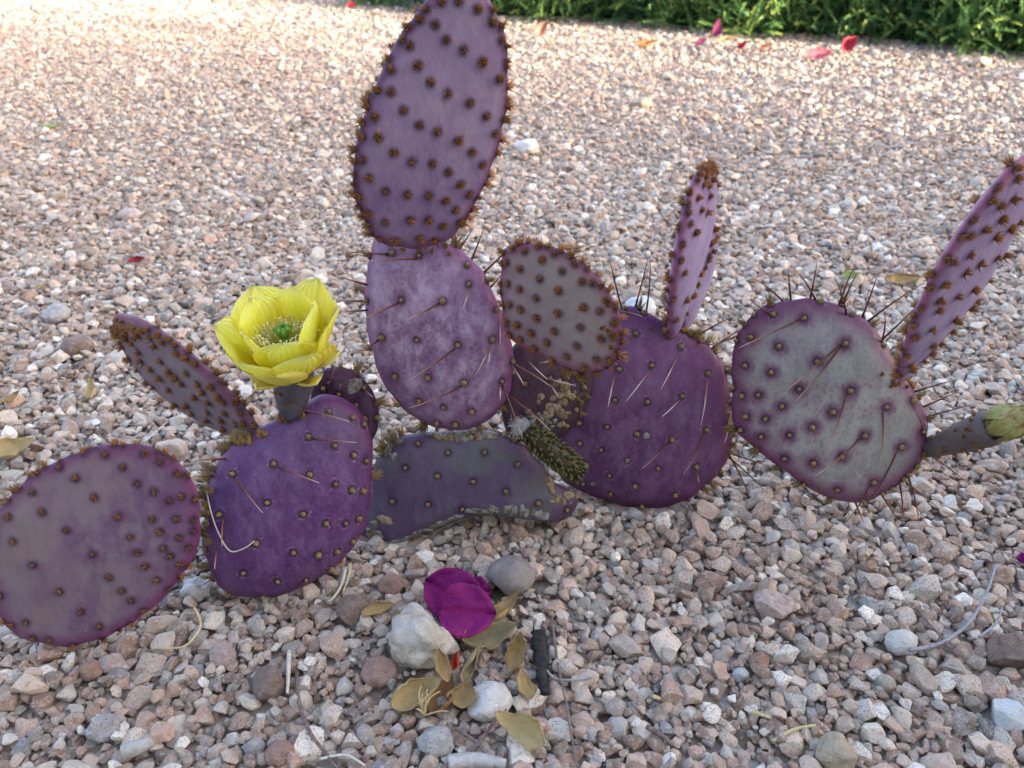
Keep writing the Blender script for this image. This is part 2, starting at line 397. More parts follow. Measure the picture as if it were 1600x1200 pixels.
# ---- pad skins (pigment of each pad; areole spots also hold painted tuft shade)
PM = {
 'T':  pad_material('skin_grey_mauve',   (.29,.225,.33), (.18,.06,.14), (.23,.15,.30), (.36,.31,.40), .45, .86, .0, tint=(.90,.83,.92)),
 'M':  pad_material('skin_lilac_bloom',  (.20,.10,.205), (.19,.055,.15), (.22,.125,.225), (.50,.43,.54), 1.0, .86, .2, halo_amt=.45, ring=.25, tint=(.94,.83,.95)),
 'S':  pad_material('skin_young_grey',   (.27,.225,.21), (.27,.08,.14), (.25,.18,.21), (.32,.28,.265), .3, .78, .0, tint=(.90,.87,.86)),
 'R1': pad_material('skin_deep_purple',  (.100,.036,.108), (.135,.032,.10), (.165,.058,.145), (.23,.15,.24), .65, .82, .15, ring=.5),
 'R2': pad_material('skin_mottled_grey', (.24,.155,.21), (.155,.04,.11), (.26,.20,.23), (.38,.39,.36), 1.1, .76, .35, green=(.27,.29,.25), halo_amt=.85, ring=.3, tint=(.90,.88,.88)),
 'L2': pad_material('skin_violet',       (.098,.030,.128), (.125,.030,.115), (.085,.038,.125), (.20,.145,.27), .5, .86, .2, ring=.5),
 'L1': pad_material('skin_dusky',        (.145,.078,.165), (.17,.04,.12), (.215,.165,.178), (.25,.215,.235), .3, .84, .0, tint=(.92,.86,.90)),
 'B0': pad_material('skin_old_blue',     (.100,.068,.130), (.09,.045,.09), (.115,.078,.135), (.15,.14,.18), .45, .85, .1, green=(.105,.135,.105), tint=(.90,.82,.92)),
 'D':  pad_material('skin_dark_scarred', (.055,.020,.042), (.06,.035,.035), (.08,.035,.06), (.13,.11,.10), .4, .75, .2),
 'BK': pad_material('skin_dark_plum',    (.070,.020,.064), (.085,.026,.064), (.055,.016,.050), (.18,.13,.17), .35, .80, .2),
 'Y':  pad_material('skin_young_lilac',  (.28,.235,.38), (.32,.12,.19), (.26,.19,.34), (.38,.35,.47), .4, .88, .0, tint=(.92,.84,.95)),
 'L3': pad_material('skin_young_taupe',  (.215,.17,.185), (.21,.07,.125), (.20,.135,.185), (.27,.24,.25), .3, .78, .0, tint=(.90,.86,.86)),
 'BU': pad_material('skin_bud_stalk',    (.12,.092,.085), (.11,.06,.07), (.10,.07,.08), (.14,.12,.105), .3, .85, .0, tint=(.90,.88,.86)),
 'O':  pad_material('skin_slate',        (.07,.062,.085), (.09,.07,.095), (.085,.07,.095), (.15,.15,.18), .4, .85, .0, tint=(.9,.88,.9)),
}
T_ = lambda pts: crop(500, 0, 3.0, pts)
M_ = lambda pts: crop(560, 360, 3.53, pts)
S_ = lambda pts: crop(700, 350, 4.0, pts)
R1_ = lambda pts: crop(880, 470, 3.43, pts)
R2_ = lambda pts: crop(1120, 420, 3.0, pts)
L_ = lambda pts: crop(0, 640, 2.667, pts)
B_ = lambda pts: crop(540, 600, 3.81, pts)
L3_ = lambda pts: crop(0, 400, 4.0, pts)
V_ = lambda pts: crop(1000, 220, 2.667, pts)
F_ = lambda pts: crop(300, 400, 4.0, pts)

traced('B0', B_([(165,560),(180,440),(240,380),(300,330),(360,305),(440,290),(560,290),(680,280),(800,270),(900,285),(980,330),(1060,370),(1120,430),(1180,490),(1220,560),(1280,620),(1350,650),(1390,700),(1370,760),(1310,810),(1220,800),(1100,775),(980,765),(850,765),(730,775),(620,820),(500,870),(380,910),(270,965),(180,1000),(80,1030),(60,960),(100,800),(140,680)]),
       (740, 790), .428, 0, 14, .030, PM['B0'], seed=1)
traced('BK', F_([(800,720),(870,690),(950,690),(1020,720),(1090,790),(1140,870),(1165,950),(1170,1030),(1150,1120),(1090,1190),(1000,1210),(900,1180),(800,1100),(750,1000),(740,880),(760,790)]),
       (545, 660), .435, 10, 5, .014, PM['BK'], seed=2)
traced('D', [(790,560),(825,525),(880,515),(925,555),(925,610),(905,655),(872,685),(830,695),(795,680),(780,620)],
       (850, 640), .452, 5, 15, .016, PM['D'], seed=3)
traced('M', M_([(85,40),(60,120),(42,220),(33,330),(35,450),(50,570),(75,680),(105,790),(150,890),(215,970),(300,1040),(400,1090),(500,1105),(600,1105),(680,1085),(750,1030),(810,950),(845,850),(855,740),(845,640),(815,540),(780,430),(735,330),(690,240),(630,170),(560,115),(470,70),(380,40),(280,10),(180,5)]),
       (690, 660), .437, -6, 8, .026, PM['M'], bend=(-1.0, -.8), seed=4, grad_dir=(-.5, .8))
traced('T', T_([(300,1150),(250,1105),(205,1030),(170,930),(158,830),(165,720),(190,600),(230,480),(285,350),(340,240),(400,140),(460,60),(510,0),(590,-75),(680,-100),(755,-60),(805,10),(850,120),(872,220),(880,330),(878,440),(865,560),(845,650),(815,760),(770,870),(720,970),(670,1060),(620,1120),(550,1160),(480,1178),(400,1175)]),
       (650, 385), .424, 14, -3, .013, PM['T'], bend=(.5, -.4), seed=5, grad_dir=(.2, -.9))
traced('S', S_([(340,190),(330,280),(322,380),(330,480),(335,570),(345,650),(370,710),(420,755),(500,790),(580,830),(650,870),(730,905),(810,930),(900,935),(970,920),(1030,880),(1065,820),(1080,740),(1078,640),(1060,540),(1020,450),(970,370),(910,300),(840,240),(760,190),(680,150),(600,130),(520,120),(440,120),(380,140)]),
       (790, 520), .432, -24, 10, .011, PM['S'], bend=(-.8, 0), seed=6, grad_dir=(-.8, -.5))
traced('R1', R1_([(340,40),(430,60),(520,100),(610,150),(690,190),(760,220),(820,280),(865,350),(895,440),(910,540),(918,640),(925,740),(900,850),(850,930),(780,1000),(700,1060),(600,1105),(500,1130),(400,1125),(300,1110),(200,1080),(100,1040),(10,990),(-50,930),(-90,850),(-95,750),(-70,620),(-20,480),(50,380),(120,280),(180,180),(250,80)]),
       (1020, 790), .446, -4, 14, .024, PM['R1'], bend=(-1.2, -.8), seed=7)
traced('R2', R2_([(75,480),(75,400),(90,330),(130,260),(190,205),(260,165),(340,145),(430,140),(520,155),(600,180),(680,220),(750,290),(800,370),(850,450),(900,530),(960,620),(990,700),(1000,790),(985,870),(950,940),(890,1000),(820,1050),(740,1085),(650,1100),(560,1090),(480,1060),(400,1010),(330,960),(260,910),(190,850),(130,810),(90,760),(72,680),(73,580)]),
       (1310, 780), .418, -6, 18, .020, PM['R2'], bend=(-.6, -.6), seed=8)
traced('L2', L_([(850,480),(850,400),(870,320),(895,240),(950,165),(1030,115),(1110,70),(1180,20),(1260,-20),(1340,-50),(1420,-40),(1480,-10),(1530,60),(1552,140),(1556,240),(1550,340),(1535,440),(1510,520),(1460,600),(1390,670),(1300,730),(1200,775),(1100,798),(1010,795),(940,780),(890,720),(855,640),(840,560)]),
       (430, 930), .353, 16, 20, .032, PM['L2'], bend=(-1.5, -1.2), seed=9, pw=2.2)
traced('L1', L_([(842,490),(835,400),(815,300),(770,230),(700,180),(620,150),(540,138),(460,142),(380,160),(300,190),(220,220),(140,270),(80,320),(30,380),(-10,440),(-30,540),(-35,650),(-30,760),(0,850),(50,920),(120,960),(200,980),(290,983),(380,965),(460,940),(540,890),(610,850),(680,790),(740,710),(790,640),(828,570)]),
       (130, 1000), .314, 8, 20, .012, PM['L1'], bend=(.5, .3), seed=10, grad_dir=(-.9, .3))
oblique('L3', (412, 690), .392, (178, 512), .455, .066, .012, -62, PM['L3'], seed=11, bend=(.8, 0))
oblique('R3', (1412, 592), .415, (1612, 236), .375, .066, .0125, 70, PM['Y'], seed=12, bend=(.8, 0))
oblique('V1', (1050, 525), .478, (1104, 262), .468, .050, .0125, 70, PM['Y'], seed=13, bend=(1.5, 0))
oblique('V2', (1072, 515), .492, (1110, 348), .500, .040, .010, 62, PM['Y'], seed=14)

# ---- where the areoles sit: (kind y=young tuft, o=old pad, photo pixels)
ARE = {
 'T': ('y', T_([(650,8),(738,42),(540,115),(592,187),(672,235),(760,292),(842,372),(422,213),(460,306),(518,386),(598,440),(702,482),(778,545),(822,626),(332,430),(392,515),(467,585),(550,620),(645,660),(712,712),(762,770),(275,645),(347,715),(430,758),(525,767),(602,806),(660,862),(700,910),(230,833),(308,895),(410,912),(510,915),(588,942),(636,985),(226,1000),(305,1042),(422,1030),(507,1030),(577,1060),(655,1038),(354,1127),(467,1115),(537,1125),(712,980),
     (338,215),(385,190),(323,278),(285,295),(335,328),(270,370),(273,422),(226,442),(208,470),(225,507),(255,549),(188,575),(160,610),(200,642),(163,697),(145,755),(200,750),(162,818),(143,867),(147,912),(180,918),(168,980),(178,1020),(215,1062),(225,1095),(275,1118),(415,128),(385,110),(445,45),(470,90),(495,45),(568,8),
     (822,48),(805,105),(850,128),(850,190),(872,220),(878,290),(884,318),(888,405),(882,467),(880,500),(878,567),(855,655),(838,722),(806,820),(778,860),(755,938),(698,1020),(680,1060)])),
 'M': ('o', M_([(185,125),(335,140),(45,390),(237,385),(466,392),(610,298),(762,440),(130,592),(322,606),(548,634),(738,602),(202,804),(383,812),(583,840),(790,832),(337,943),(470,975),(623,1000),(225,962),(364,1065),(433,1060),(533,1068),(663,1085),(795,985),(848,722),(600,190),(712,280),(60,655),(530,80),(45,135)])),
 'S': ('y', S_([(482,172),(590,225),(715,295),(840,358),(370,238),(452,280),(575,343),(695,417),(850,520),(950,545),(376,372),(450,407),(553,463),(690,558),(828,645),(962,720),(388,503),(455,532),(555,588),(668,668),(806,760),(928,843),(437,630),(522,682),(622,740),(745,826),(854,893),(370,620),(455,720),(543,775),(655,850),(388,692),(346,508),(332,370),(1005,848),
     (320,255),(345,180),(405,155),(440,110),(505,105),(570,140),(630,145),(668,188),(710,175),(770,205),(795,250),(870,280),(905,370),(930,320),(960,385),(1010,410),(1000,480),(1050,525),(1048,610),(1095,590),(1035,703),(1100,680),(1110,740),(1060,795),(1080,830),(1010,905),(932,925),(845,940),(750,905),(655,880),(320,430)])),
 'R1': ('o', R1_([(390,175),(630,248),(773,390),(475,348),(300,368),(635,510),(450,543),(278,533),(122,527),(235,677),(85,655),(395,713),(582,745),(767,693),(90,765),(203,800),(345,855),(508,897),(712,890),(247,937),(107,980),(253,1035),(385,993),(600,1040),(422,1100),(5,660),(895,542),(232,1090),(125,880),
     (430,65),(410,30),(715,185),(780,215),(850,310),(890,375),(900,470),(895,812),(865,925),(810,1000),(775,1030),(330,40),(640,160),(680,180)])),
 'R2': ('o', R2_([(408,232),(602,353),(290,365),(470,435),(157,322),(132,455),(253,487),(385,565),(625,572),(795,650),(865,836),(543,672),(447,743),(693,783),(305,645),(195,592),(118,597),(227,704),(135,693),(340,780),(208,787),(317,890),(453,912),(587,882),(735,1003),(408,1012),(565,1037),(878,985),(922,620),(262,215),(328,145),(485,155),(635,215),(735,262),(172,218),(782,360),(690,1095),
     (250,155),(590,155),(700,210),(990,580),(1010,700),(968,765),(1030,800),(985,870),(980,955),(1000,985),(930,990),(850,1065),(800,1085),(515,1095),(365,1030),(270,940),(185,845),(85,338),(122,255),(65,560),(112,755)])),
 'L2': ('o', L_([(1287,115),(1140,228),(1395,152),(1473,190),(968,268),(1290,272),(1397,312),(1465,335),(1512,340),(1113,388),(1263,435),(1360,475),(1440,475),(1495,455),(915,437),(1068,558),(1222,597),(1327,605),(1405,592),(1470,550),(1015,682),(1155,716),(1275,710),(1380,665),(1097,778),(945,762),(855,580),(1525,215),(1468,35),(1370,10),(1515,65),
     (930,175),(870,240),(870,290),(855,360),(850,510),(835,660),(860,710),(1010,115),(950,160),(985,130)])),
 'L1': ('y', L_([(440,188),(513,240),(250,240),(318,285),(137,345),(603,180),(668,220),(738,265),(780,272),(574,307),(643,342),(395,365),(707,378),(760,362),(813,372),(35,447),(178,427),(493,445),(636,457),(738,455),(805,460),(278,503),(543,530),(667,508),(747,532),(807,505),(55,548),(387,601),(574,594),(682,577),(712,610),(785,573),(140,647),(606,652),(655,708),(750,645),(455,697),(250,757),(510,753),(548,795),(5,773),(340,840),(600,835),(110,885),(415,903),(705,745),(205,958),(20,885),
     (515,150),(475,135),(410,148),(350,178),(365,140),(300,170),(235,200),(180,225),(155,265),(115,270),(80,330),(45,330),(20,375),(5,390),(570,140),(660,170),(690,175),(725,200),(125,970),(305,980),(435,965),(500,920),(25,920),(550,915),(760,700),(790,660)])),
 'B0': ('o', B_([(432,358),(610,412),(827,410),(1022,480),(355,500),(548,548),(760,582),(952,638),(280,700),(490,718),(1145,708),(695,745),(1318,750),(240,380),(290,330),(330,300),(215,420),(1000,330)])),
 'BK': ('o', F_([(855,795),(915,865),(1070,825),(820,830),(1025,930),(1040,700),(1080,1015),(1080,1055),(1160,920),(930,670),(1150,1010),(880,690)])),
 'D': ('o', [(800,560),(905,580),(912,605),(900,640),(885,665),(820,600),(860,590)]),
 'L3': ('y', L3_([(870,600),(1010,660),(810,655),(885,655),(950,712),(1065,727),(1170,735),(1000,765),(1105,760),(1140,800),(1240,800),(1325,820),(1060,840),(1270,850),(1220,880),(1375,885),(1400,915),(1475,910),(1310,920),(1170,935),(1300,975),(1410,985),(1505,975),(1570,985),(1385,1025),(1475,1050),(1525,1045),(1590,1060),
     (690,470),(720,440),(700,510),(740,500),(780,430),(820,450),(790,500),(850,460),(870,500),(830,550),(930,460),(940,510),(990,500),(1020,540),(1060,520),(970,560),(1100,560),(1110,610),(1180,600),(1170,640),(1220,670),(1290,660),(1350,700),(1340,740),(1410,750),(1380,790),(1440,780),(1480,860),(1520,830),(1560,880),(1555,910),(740,580),(770,660),(840,730),(910,800),(960,820),(1100,930),(1200,985),(1300,1030),(1400,1080),(1480,1110)])),
 'R3': ('y', V_([(1215,785),(1310,745),(1330,815),(1220,850),(1390,620),(1320,650),(1415,515),(1110,895),(1245,910),(1125,935),(1400,705),(1480,400),(1540,365),
     (1565,115),(1570,155),(1490,195),(1465,250),(1500,270),(1555,240),(1385,330),(1340,395),(1375,395),(1435,370),(1505,325),(1280,490),(1305,505),(1375,475),(1225,550),(1265,600),(1355,550),(1210,610),(1245,665),(1135,685),(1170,695),(1115,725),(1140,765),(1078,780),(1245,705),(1145,815),(1060,850),(1000,900),(975,920),(1000,945),(965,970),(1060,900),(990,1010),(1035,1015),(1155,975),(1240,970),(1320,890),(1390,795),(1435,690),(1470,590),(1520,480),(1485,490),(1580,340)])),
 'V1': ('y', V_([(240,240),(205,215),(180,245),(290,230),(325,185),(200,265),(200,300),(255,290),(280,300),(165,300),(210,345),(165,350),(230,380),(135,400),(178,430),(130,480),(100,495),(172,497),(185,550),(122,555),(85,585),(120,620),(140,660),(190,665),(70,655),(90,708),(105,740),(150,745),(45,755),(60,795),(95,815),(120,820),(205,725),(240,645),(260,560),(215,650),(245,600),
     (270,100),(290,92),(310,100),(330,115),(280,120),(300,125),(255,115),(245,140),(270,150),(320,140),(300,165),(240,165),(262,185),(285,190)])),
 'V2': ('y', V_([(280,500),(300,460),(310,370),(290,340),(275,340),(295,430),(315,400),(305,420),(285,480),(270,530)])),
}
def hit(p, px, py):
    d = ray(px, py).normalized(); r = p.bvh.ray_cast(CAM, d)
    if r[0] is not None: return r[0], r[1], False
    q = CAM + d*((p.org-CAM).dot(d))
    best = None
    for k in range(-6, 7):
        f = p.bvh.find_nearest(q + d*(k*.006))
        if best is None or f[3] < best[2]: best = (f[0], f[1], f[3])
    return best[0], best[1], True
FRONT = []
for key, (kind, pix) in ARE.items():
    p = PADS[key]
    for i, (x, y) in enumerate(pix):
        co, no, rimhit = hit(p, x, y)
        p.tufts.append((co, no, kind, True)); FRONT.append((co-CAM).length)
    # the side turned away carries the same lattice
    r = random.Random(hash(key) % 1000 if False else len(key)*31 + ord(key[0])); got = []
    tries = 0
    while len(got) < 26 and tries < 900:
        tries += 1
        lo = Vector((p.c2[0]+r.uniform(-1, 1)*p.size, p.c2[1]+r.uniform(-1, 1)*p.size, -.06))
        o_, d_ = p.M @ lo, p.N
        h_ = p.bvh.ray_cast(o_, d_)
        if h_[0] is None or any((h_[0]-g).length < .013 for g in got): continue
        got.append(h_[0]); p.tufts.append((h_[0], h_[1], kind, False))

# ---- small shapes: tufts and spines
M['tuft_y'] = grad_material('rust_glochids', [(0, (.05,.02,.01)), (.35, (.16,.06,.02)), (.75, (.36,.155,.05)), (1, (.55,.33,.14))], .6, .2)
M['tuft_o'] = grad_material('tan_glochids', [(0, (.06,.04,.025)), (.4, (.19,.125,.055)), (1, (.38,.27,.13))], .75, .15)
M['tuft_g'] = grad_material('golden_glochids', [(0, (.09,.05,.018)), (.5, (.29,.18,.055)), (1, (.52,.38,.17))], .7, .15)
M['spine'] = grad_material('spine_red_to_straw', [(0, (.10,.035,.03)), (.35, (.20,.055,.045)), (.65, (.36,.17,.11)), (1, (.68,.52,.40))], .45, .35)
M['spine_dark'] = grad_material('spine_dark', [(0, (.08,.028,.024)), (.6, (.16,.048,.038)), (1, (.32,.16,.11))], .45, .35)
M['spine_pale'] = grad_material('spine_pale', [(0, (.16,.06,.06)), (.3, (.35,.2,.18)), (.5, (.62,.52,.48)), (1, (.75,.66,.58))], .45, .35)
def dome(rad, h, n=7, rings=3):
    V = [(0, 0, h)]; 
    for k in range(1, rings+1):
        a = math.pi/2*k/rings; V += [(rad*math.sin(a)*math.cos(6.2832*i/n), rad*math.sin(a)*math.sin(6.2832*i/n), h*math.cos(a)-.0003) for i in range(n)]
    Fc = [(0, 1+i, 1+(i+1) % n) for i in range(n)]
    for k in range(rings-1):
        for i in range(n):
            A, B = 1+k*n+i, 1+k*n+(i+1) % n; Fc += [(A, A+n, B+n), (A, B+n, B)]
    return np.array(V), np.array(Fc)
def tuft_arrays(kind, seed):
    r = random.Random(seed); b = Bag()
    if kind == 'y':
        V, Fc = dome(.00125, .0012); b.add(V, Fc, np.full(len(V), .12)); nb, lo, hi, w_, sp = 26, .0018, .0036, .00040, 30
    elif kind == 'g':
        V, Fc = dome(.0015, .0012); b.add(V, Fc, np.full(len(V), .2)); nb, lo, hi, w_, sp = 26, .0025, .0055, .00038, 34
    else:
        V, Fc = dome(.00130, .0021); V += np.random.default_rng(seed).normal(0, .00012, V.shape); b.add(V, Fc, .35+.5*(V[:, 2]/.0021)); nb, lo, hi, w_, sp = 9, .0018, .0028, .00034, 30
    for k in range(nb):
        an = r.uniform(0, 6.283); ti = R(abs(r.gauss(0, sp*.6))+2); L = r.uniform(lo, hi)
        d = Vector((math.sin(ti)*math.cos(an), math.sin(ti)*math.sin(an), math.cos(ti)))
        o0 = Vector((d.x, d.y, 0))*.0011; a = d.orthogonal().normalized(); c = d.cross(a)
        P = [o0 + (a*math.cos(q)+c*math.sin(q))*w_ for q in (0, 2.094, 4.189)] + [o0+d*L]
        b.add([tuple(v) for v in P], [(0, 1, 3), (1, 2, 3), (2, 0, 3)], [.25+.2*r.random()]*3+[.75+.25*r.random()])
    return np.concatenate(b.V), np.concatenate(b.F), np.concatenate(b.A)
TA = {k: [tuft_arrays(k, 10*i+ord(k)) for i in range(6)] for k in 'yog'}
TM = {k: [mesh_np('glochid_tuft', *a[:2], {'t': a[2]}, False, M['tuft_'+k]) for a in TA[k]] for k in TA}
cut = sorted(FRONT)[299] if len(FRONT) > 300 else 9
sizes = []
for key, p in PADS.items():
    for t in p.tufts:
        if t[3]: sizes.append(((t[0]-CAM).length*(1.0 if abs(t[1].dot((CAM-t[0]).normalized())) > .3 else 1.25)))
cut = sorted(sizes)[:300][-1]

NAMES = {'T': 'tall greyish mauve pad standing on top of the lilac pad', 'M': 'lilac pad frosted with pale bloom', 'S': 'young shield shaped grey pad with pink rim',
 'R1': 'deep purple round pad with pale spines', 'R2': 'round pad mottled grey with magenta rim', 'L2': 'violet round pad bearing the flower',
 'L1': 'dusky oval pad with magenta rim', 'B0': 'old slate violet pad resting on the gravel', 'D': 'dark scarred pad crusted with tan cork', 'BK': 'dark plum pad behind the flower pad',
 'L3': 'narrow taupe young pad dense with rusty tufts', 'R3': 'lilac young pad seen edge on with pink rim', 'V1': 'slim upright young pad with tufted tip', 'V2': 'small slim pad behind the upright one'}
for key, p in PADS.items():
    # pigment halo, dark spot of pigment and painted tuft shade, low tubercle at every areole
    Vl = p.V.copy(); st = np.zeros(len(Vl)); ha = np.zeros(len(Vl)); Minv = p.M.inverted()
    bag = Bag(); pad = None; singles = []
    for (co, no, kind, front) in p.tufts:
        lc = np.array(Minv @ co); d = np.linalg.norm(p.V-lc, axis=1)
        rad = .0046 if kind == 'y' else .0048
        ha = np.maximum(ha, np.clip(1-d/.0105, 0, 1))
        st = np.maximum(st, np.clip(1-d/rad, 0, 1)**1.1)
        ln = np.array(p.M.to_3x3().transposed() @ no)
        Vl += (np.exp(-(d/.0032)**2)*(.0007 if kind == 'y' else -.0004))[:, None]*ln
    me = mesh_np('pad', Vl, p.F, {'rim': p.rim, 'stain_shade': st, 'grad': p.grad, 'halo': ha}, True, p.mat)
    pad = link('pad', me, cactus); p.obj = pad
    Ml = p.M.copy(); Ml.translation = p.org-ROOT; pad.matrix_basis = Ml
    tag(pad, NAMES[key])
    r = random.Random(ord(key[0])*7+len(key))
    for (co, no, kind, front) in p.tufts:
        lc = Minv @ co; ln = (p.M.to_3x3().transposed() @ no).normalized()
        # tufts lean towards the pad's tip a little
        ln = (ln + Vector((0, .25, 0)) + Vector((r.gauss(0, .12), r.gauss(0, .12), r.gauss(0, .12)))).normalized()
        q = ln.to_track_quat('Z', 'Y') @ Euler((0, 0, r.uniform(0, 6.28))).to_quaternion()
        rimness = abs((p.M.to_3x3().transposed() @ no).normalized().z)
        k2 = kind; sc = r.uniform(.72, 1.25)
        if kind == 'o' and rimness < .45: k2 = 'g'; sc *= 1.0
        if key in ('L3', 'V1', 'V2', 'R3'): sc *= 1.0
        if key == 'L1': sc *= .72
        if key in ('V1', 'V2'): sc *= .9
        sc *= (1.45 if rimness > .45 else 1.75) if kind == 'y' else (1.8 if k2 == 'g' else 1.35)
        vi = r.randrange(6); dist = (co-CAM).length*(1.0 if abs(no.dot((CAM-co).normalized())) > .3 else 1.25)
        if front and dist <= cut:
            o = link('glochid_tuft', TM[k2][vi], pad); o.rotation_mode = 'QUATERNION'
            o.location = lc; o.rotation_quaternion = q; o.scale = (sc,)*3
        else:
            a = TA[k2][vi]; Rm = np.array(q.to_matrix()); bag.add(a[0]*sc @ Rm.T + np.array(lc), a[1], a[2])
            bag.kind = kind
    if bag.n:
        o = link('glochid_tufts', bag.mesh('glochid_tufts', M['tuft_'+bag.kind], False), pad); tag(o, kind='stuff')
def spine(key, a, b, toward=.012, sag=.0, mat='spine', rad=.00078):
    p = PADS[key]; co, no, rm = hit(p, *a)
    base = co; tipd = ray(*b); depth = (base.y)/1.0
    tip = CAM + tipd*((base.y-toward)/tipd.y)
    mid = (base+tip)/2 + no*((tip-base).length*.10) + Vector((0, 0, sag))
    Minv = p.M.inverted(); pts = [Minv @ q for q in bez(base-no*.0005, mid, tip, 8)]
    V, Fc, t = tube(pts, [rad*(1-.75*i/7) for i in range(8)], 5)
    link('spine', mesh_np('spine', V, Fc, {'t': t}, True, M[mat]), p.obj)
def spines(key, f, lst, **kw):
    for a, b in lst: spine(key, f([a])[0], f([b])[0], **kw)
spines('M', M_, [((163,132),(-120,115)),((320,155),(45,170)),((220,400),(10,495)),((445,405),(275,490)),((530,655),(285,822)),((570,860),(280,980)),((110,605),(-10,690)),((40,390),(-130,385)),((45,300),(-110,250)),((50,440),(-120,450))])
spines('M', M_, [((618,320),(572,442)),((775,470),(780,630)),((730,625),(648,795)),((728,650),(718,730)),((780,860),(782,930)),((850,750),(910,850))], toward=.006, mat='spine_pale')
spines('M', M_, [((795,855),(905,1150)),((860,740),(1059,860)),((850,915),(1059,1105))], toward=.02)
spines('M', M_, [((540,95),(530,-5)),((630,155),(690,-10)),((570,85),(630,-5)),((705,225),(920,5)),((740,310),(790,240))], toward=-.004, mat='spine_dark')
spines('R2', R2_, [((385,238),(105,370)),((580,352),(330,565)),((585,360),(370,620)),((610,585),(520,840)),((780,670),(765,920)),((675,795),(465,970))])
spines('R2', R2_, [((845,855),(715,1090)),((720,1015),(605,1190)),((310,140),(165,40)),((345,135),(335,0)),((465,145),(360,0)),((440,130),(470,-30)),((610,215),(550,35)),((580,140),(640,-5)),((600,140),(655,20)),((695,205),(755,20)),((710,240),(975,65)),((775,345),(785,200)),((810,310),(1000,110)),((240,210),(150,145)),((920,640),(1020,940)),((990,860),(1170,1000)),((870,1010),(870,1200)),((925,990),(945,1190)),((885,1000),(1040,1120)),((790,1080),(860,1200)),((650,1100),(690,1190)),((1000,690),(1220,630)),((990,640),(1120,580)),((960,560),(1120,520)),((80,310),(-5,360))], toward=.006, mat='spine_dark')
spines('R1', R1_, [((275,400),(240,570)),((465,370),(335,540)),((608,305),(522,475)),((772,420),(737,665)),((625,530),(530,620)),((895,590),(865,760))], mat='spine_pale')
spines('R1', R1_, [((570,760),(420,900)),((760,710),(645,930)),((712,905),(728,970)),((880,380),(1000,400)),((720,220),(880,260)),((310,55),(430,85)),((390,180),(300,240))])
spines('R1', R1_, [((800,250),(955,150)),((715,185),(915,85)),((900,830),(1010,1120)),((895,840),(1100,1040)),((900,820),(1150,900))], toward=.004, mat='spine_dark')
spines('R1', S_, [((1065,470),(1010,215)),((1175,510),(1250,210)),((1255,520),(1265,230))], toward=0, mat='spine_dark')
spines('L2', L_, [((1305,122),(1485,138)),((1160,240),(1330,305)),((985,290),(1095,430)),((940,205),(785,215)),((880,275),(790,280)),((930,450),(925,570)),((905,580),(895,665)),((1260,5),(1455,50))])
spines('D', S_, [((500,860),(620,970)),((560,870),(690,850)),((600,960),(800,1010)),((640,1000),(690,1080))], mat='spine_pale')
spines('BK', F_, [((850,830),(905,670)),((915,850),(930,800)),((1070,840),(1130,880))], mat='spine')
# bristly collars where young pads leave their parents
def collar(key, px, n, spread, kind='g', sc=1.0):
    p = PADS[key]; Minv = p.M.inverted(); bag = Bag(); r = random.Random(int(px[0]))
    for k in range(n):
        co, no, _ = hit(p, px[0]+r.gauss(0, spread[0]), px[1]+r.gauss(0, spread[1]))
        lc = Minv @ co; ln = (p.M.to_3x3().transposed() @ no + Vector((r.gauss(0, .3), r.gauss(.2, .3), r.gauss(0, .3)))).normalized()
        a = TA[kind][r.randrange(6)]; Rm = np.array(ln.to_track_quat('Z', 'Y').to_matrix()); bag.add(a[0]*sc @ Rm.T + np.array(lc), a[1], a[2])
    o = link('bristle_collar', bag.mesh('bristle_collar', M['tuft_'+kind], False), p.obj); tag(o, kind='stuff')
collar('L2', (385, 685), 14, (18, 6)); collar('L2', (455, 655), 8, (14, 4)); collar('R1', (1050, 515), 14, (18, 5), 'y'); collar('R2', (1410, 595), 14, (22, 5), 'y')
collar('B0', (600, 690), 16, (14, 10)); collar('M', (690, 388), 10, (30, 5)); collar('R2', (1455, 700), 10, (5, 20)); collar('L2', (325, 800), 12, (4, 40)); collar('R1', (1148, 660), 12, (3, 25))
collar('D', (905, 600), 12, (8, 22)); collar('L3', (186, 515), 16, (9, 8), 'y', 1.2); collar('L3', (215, 520), 10, (16, 5), 'y', 1.2); collar('V1', (1104, 268), 16, (7, 8), 'y', 1.1); collar('S', (955, 500), 10, (8, 24), 'y', 1.1); collar('B0', (830, 672), 10, (20, 5)); collar('R1', (1090, 520), 10, (14, 6))

# ---- cork scars
M['cork'] = simple('corky_scar', (.20,.135,.065), (.36,.30,.21), 220, .9, .1, .0008, 600, extra=(500, .62, (.12,.08,.05)))
M['cork_pale'] = simple('pale_cork', (.33,.33,.33), (.14,.115,.07), 200, .9, .1, .0006, 700, extra=(420, .6, (.10,.09,.07)))
def scar(key, px, rx, ry, h, mat, name='cork_scar', seed=0, ang=0):
    p = PADS[key]; co, no, _ = hit(p, *px); Minv = p.M.inverted(); lc = Minv @ co; ln = (p.M.to_3x3().transposed() @ no).normalized()
    b = bmesh.new(); bmesh.ops.create_icosphere(b, subdivisions=4, radius=1); V = np.array([v.co[:] for v in b.verts]); Fc = [[v.index for v in f.verts] for f in b.faces]; b.free()
    V = V*(1+.16*vnoise(V, 2.4, seed)+.08*vnoise(V, 6, seed+1))[:, None]*np.array([rx, ry, h])
    q = ln.to_track_quat('Z', 'Y') @ Euler((0, 0, ang)).to_quaternion(); V = V @ np.array(q.to_matrix()).T + np.array(lc)
    link(name, mesh_np(name, V, Fc, None, True, M[mat]), p.obj)
scar('B0', (722, 682), .0055, .0045, .0032, 'cork_pale', seed=2)
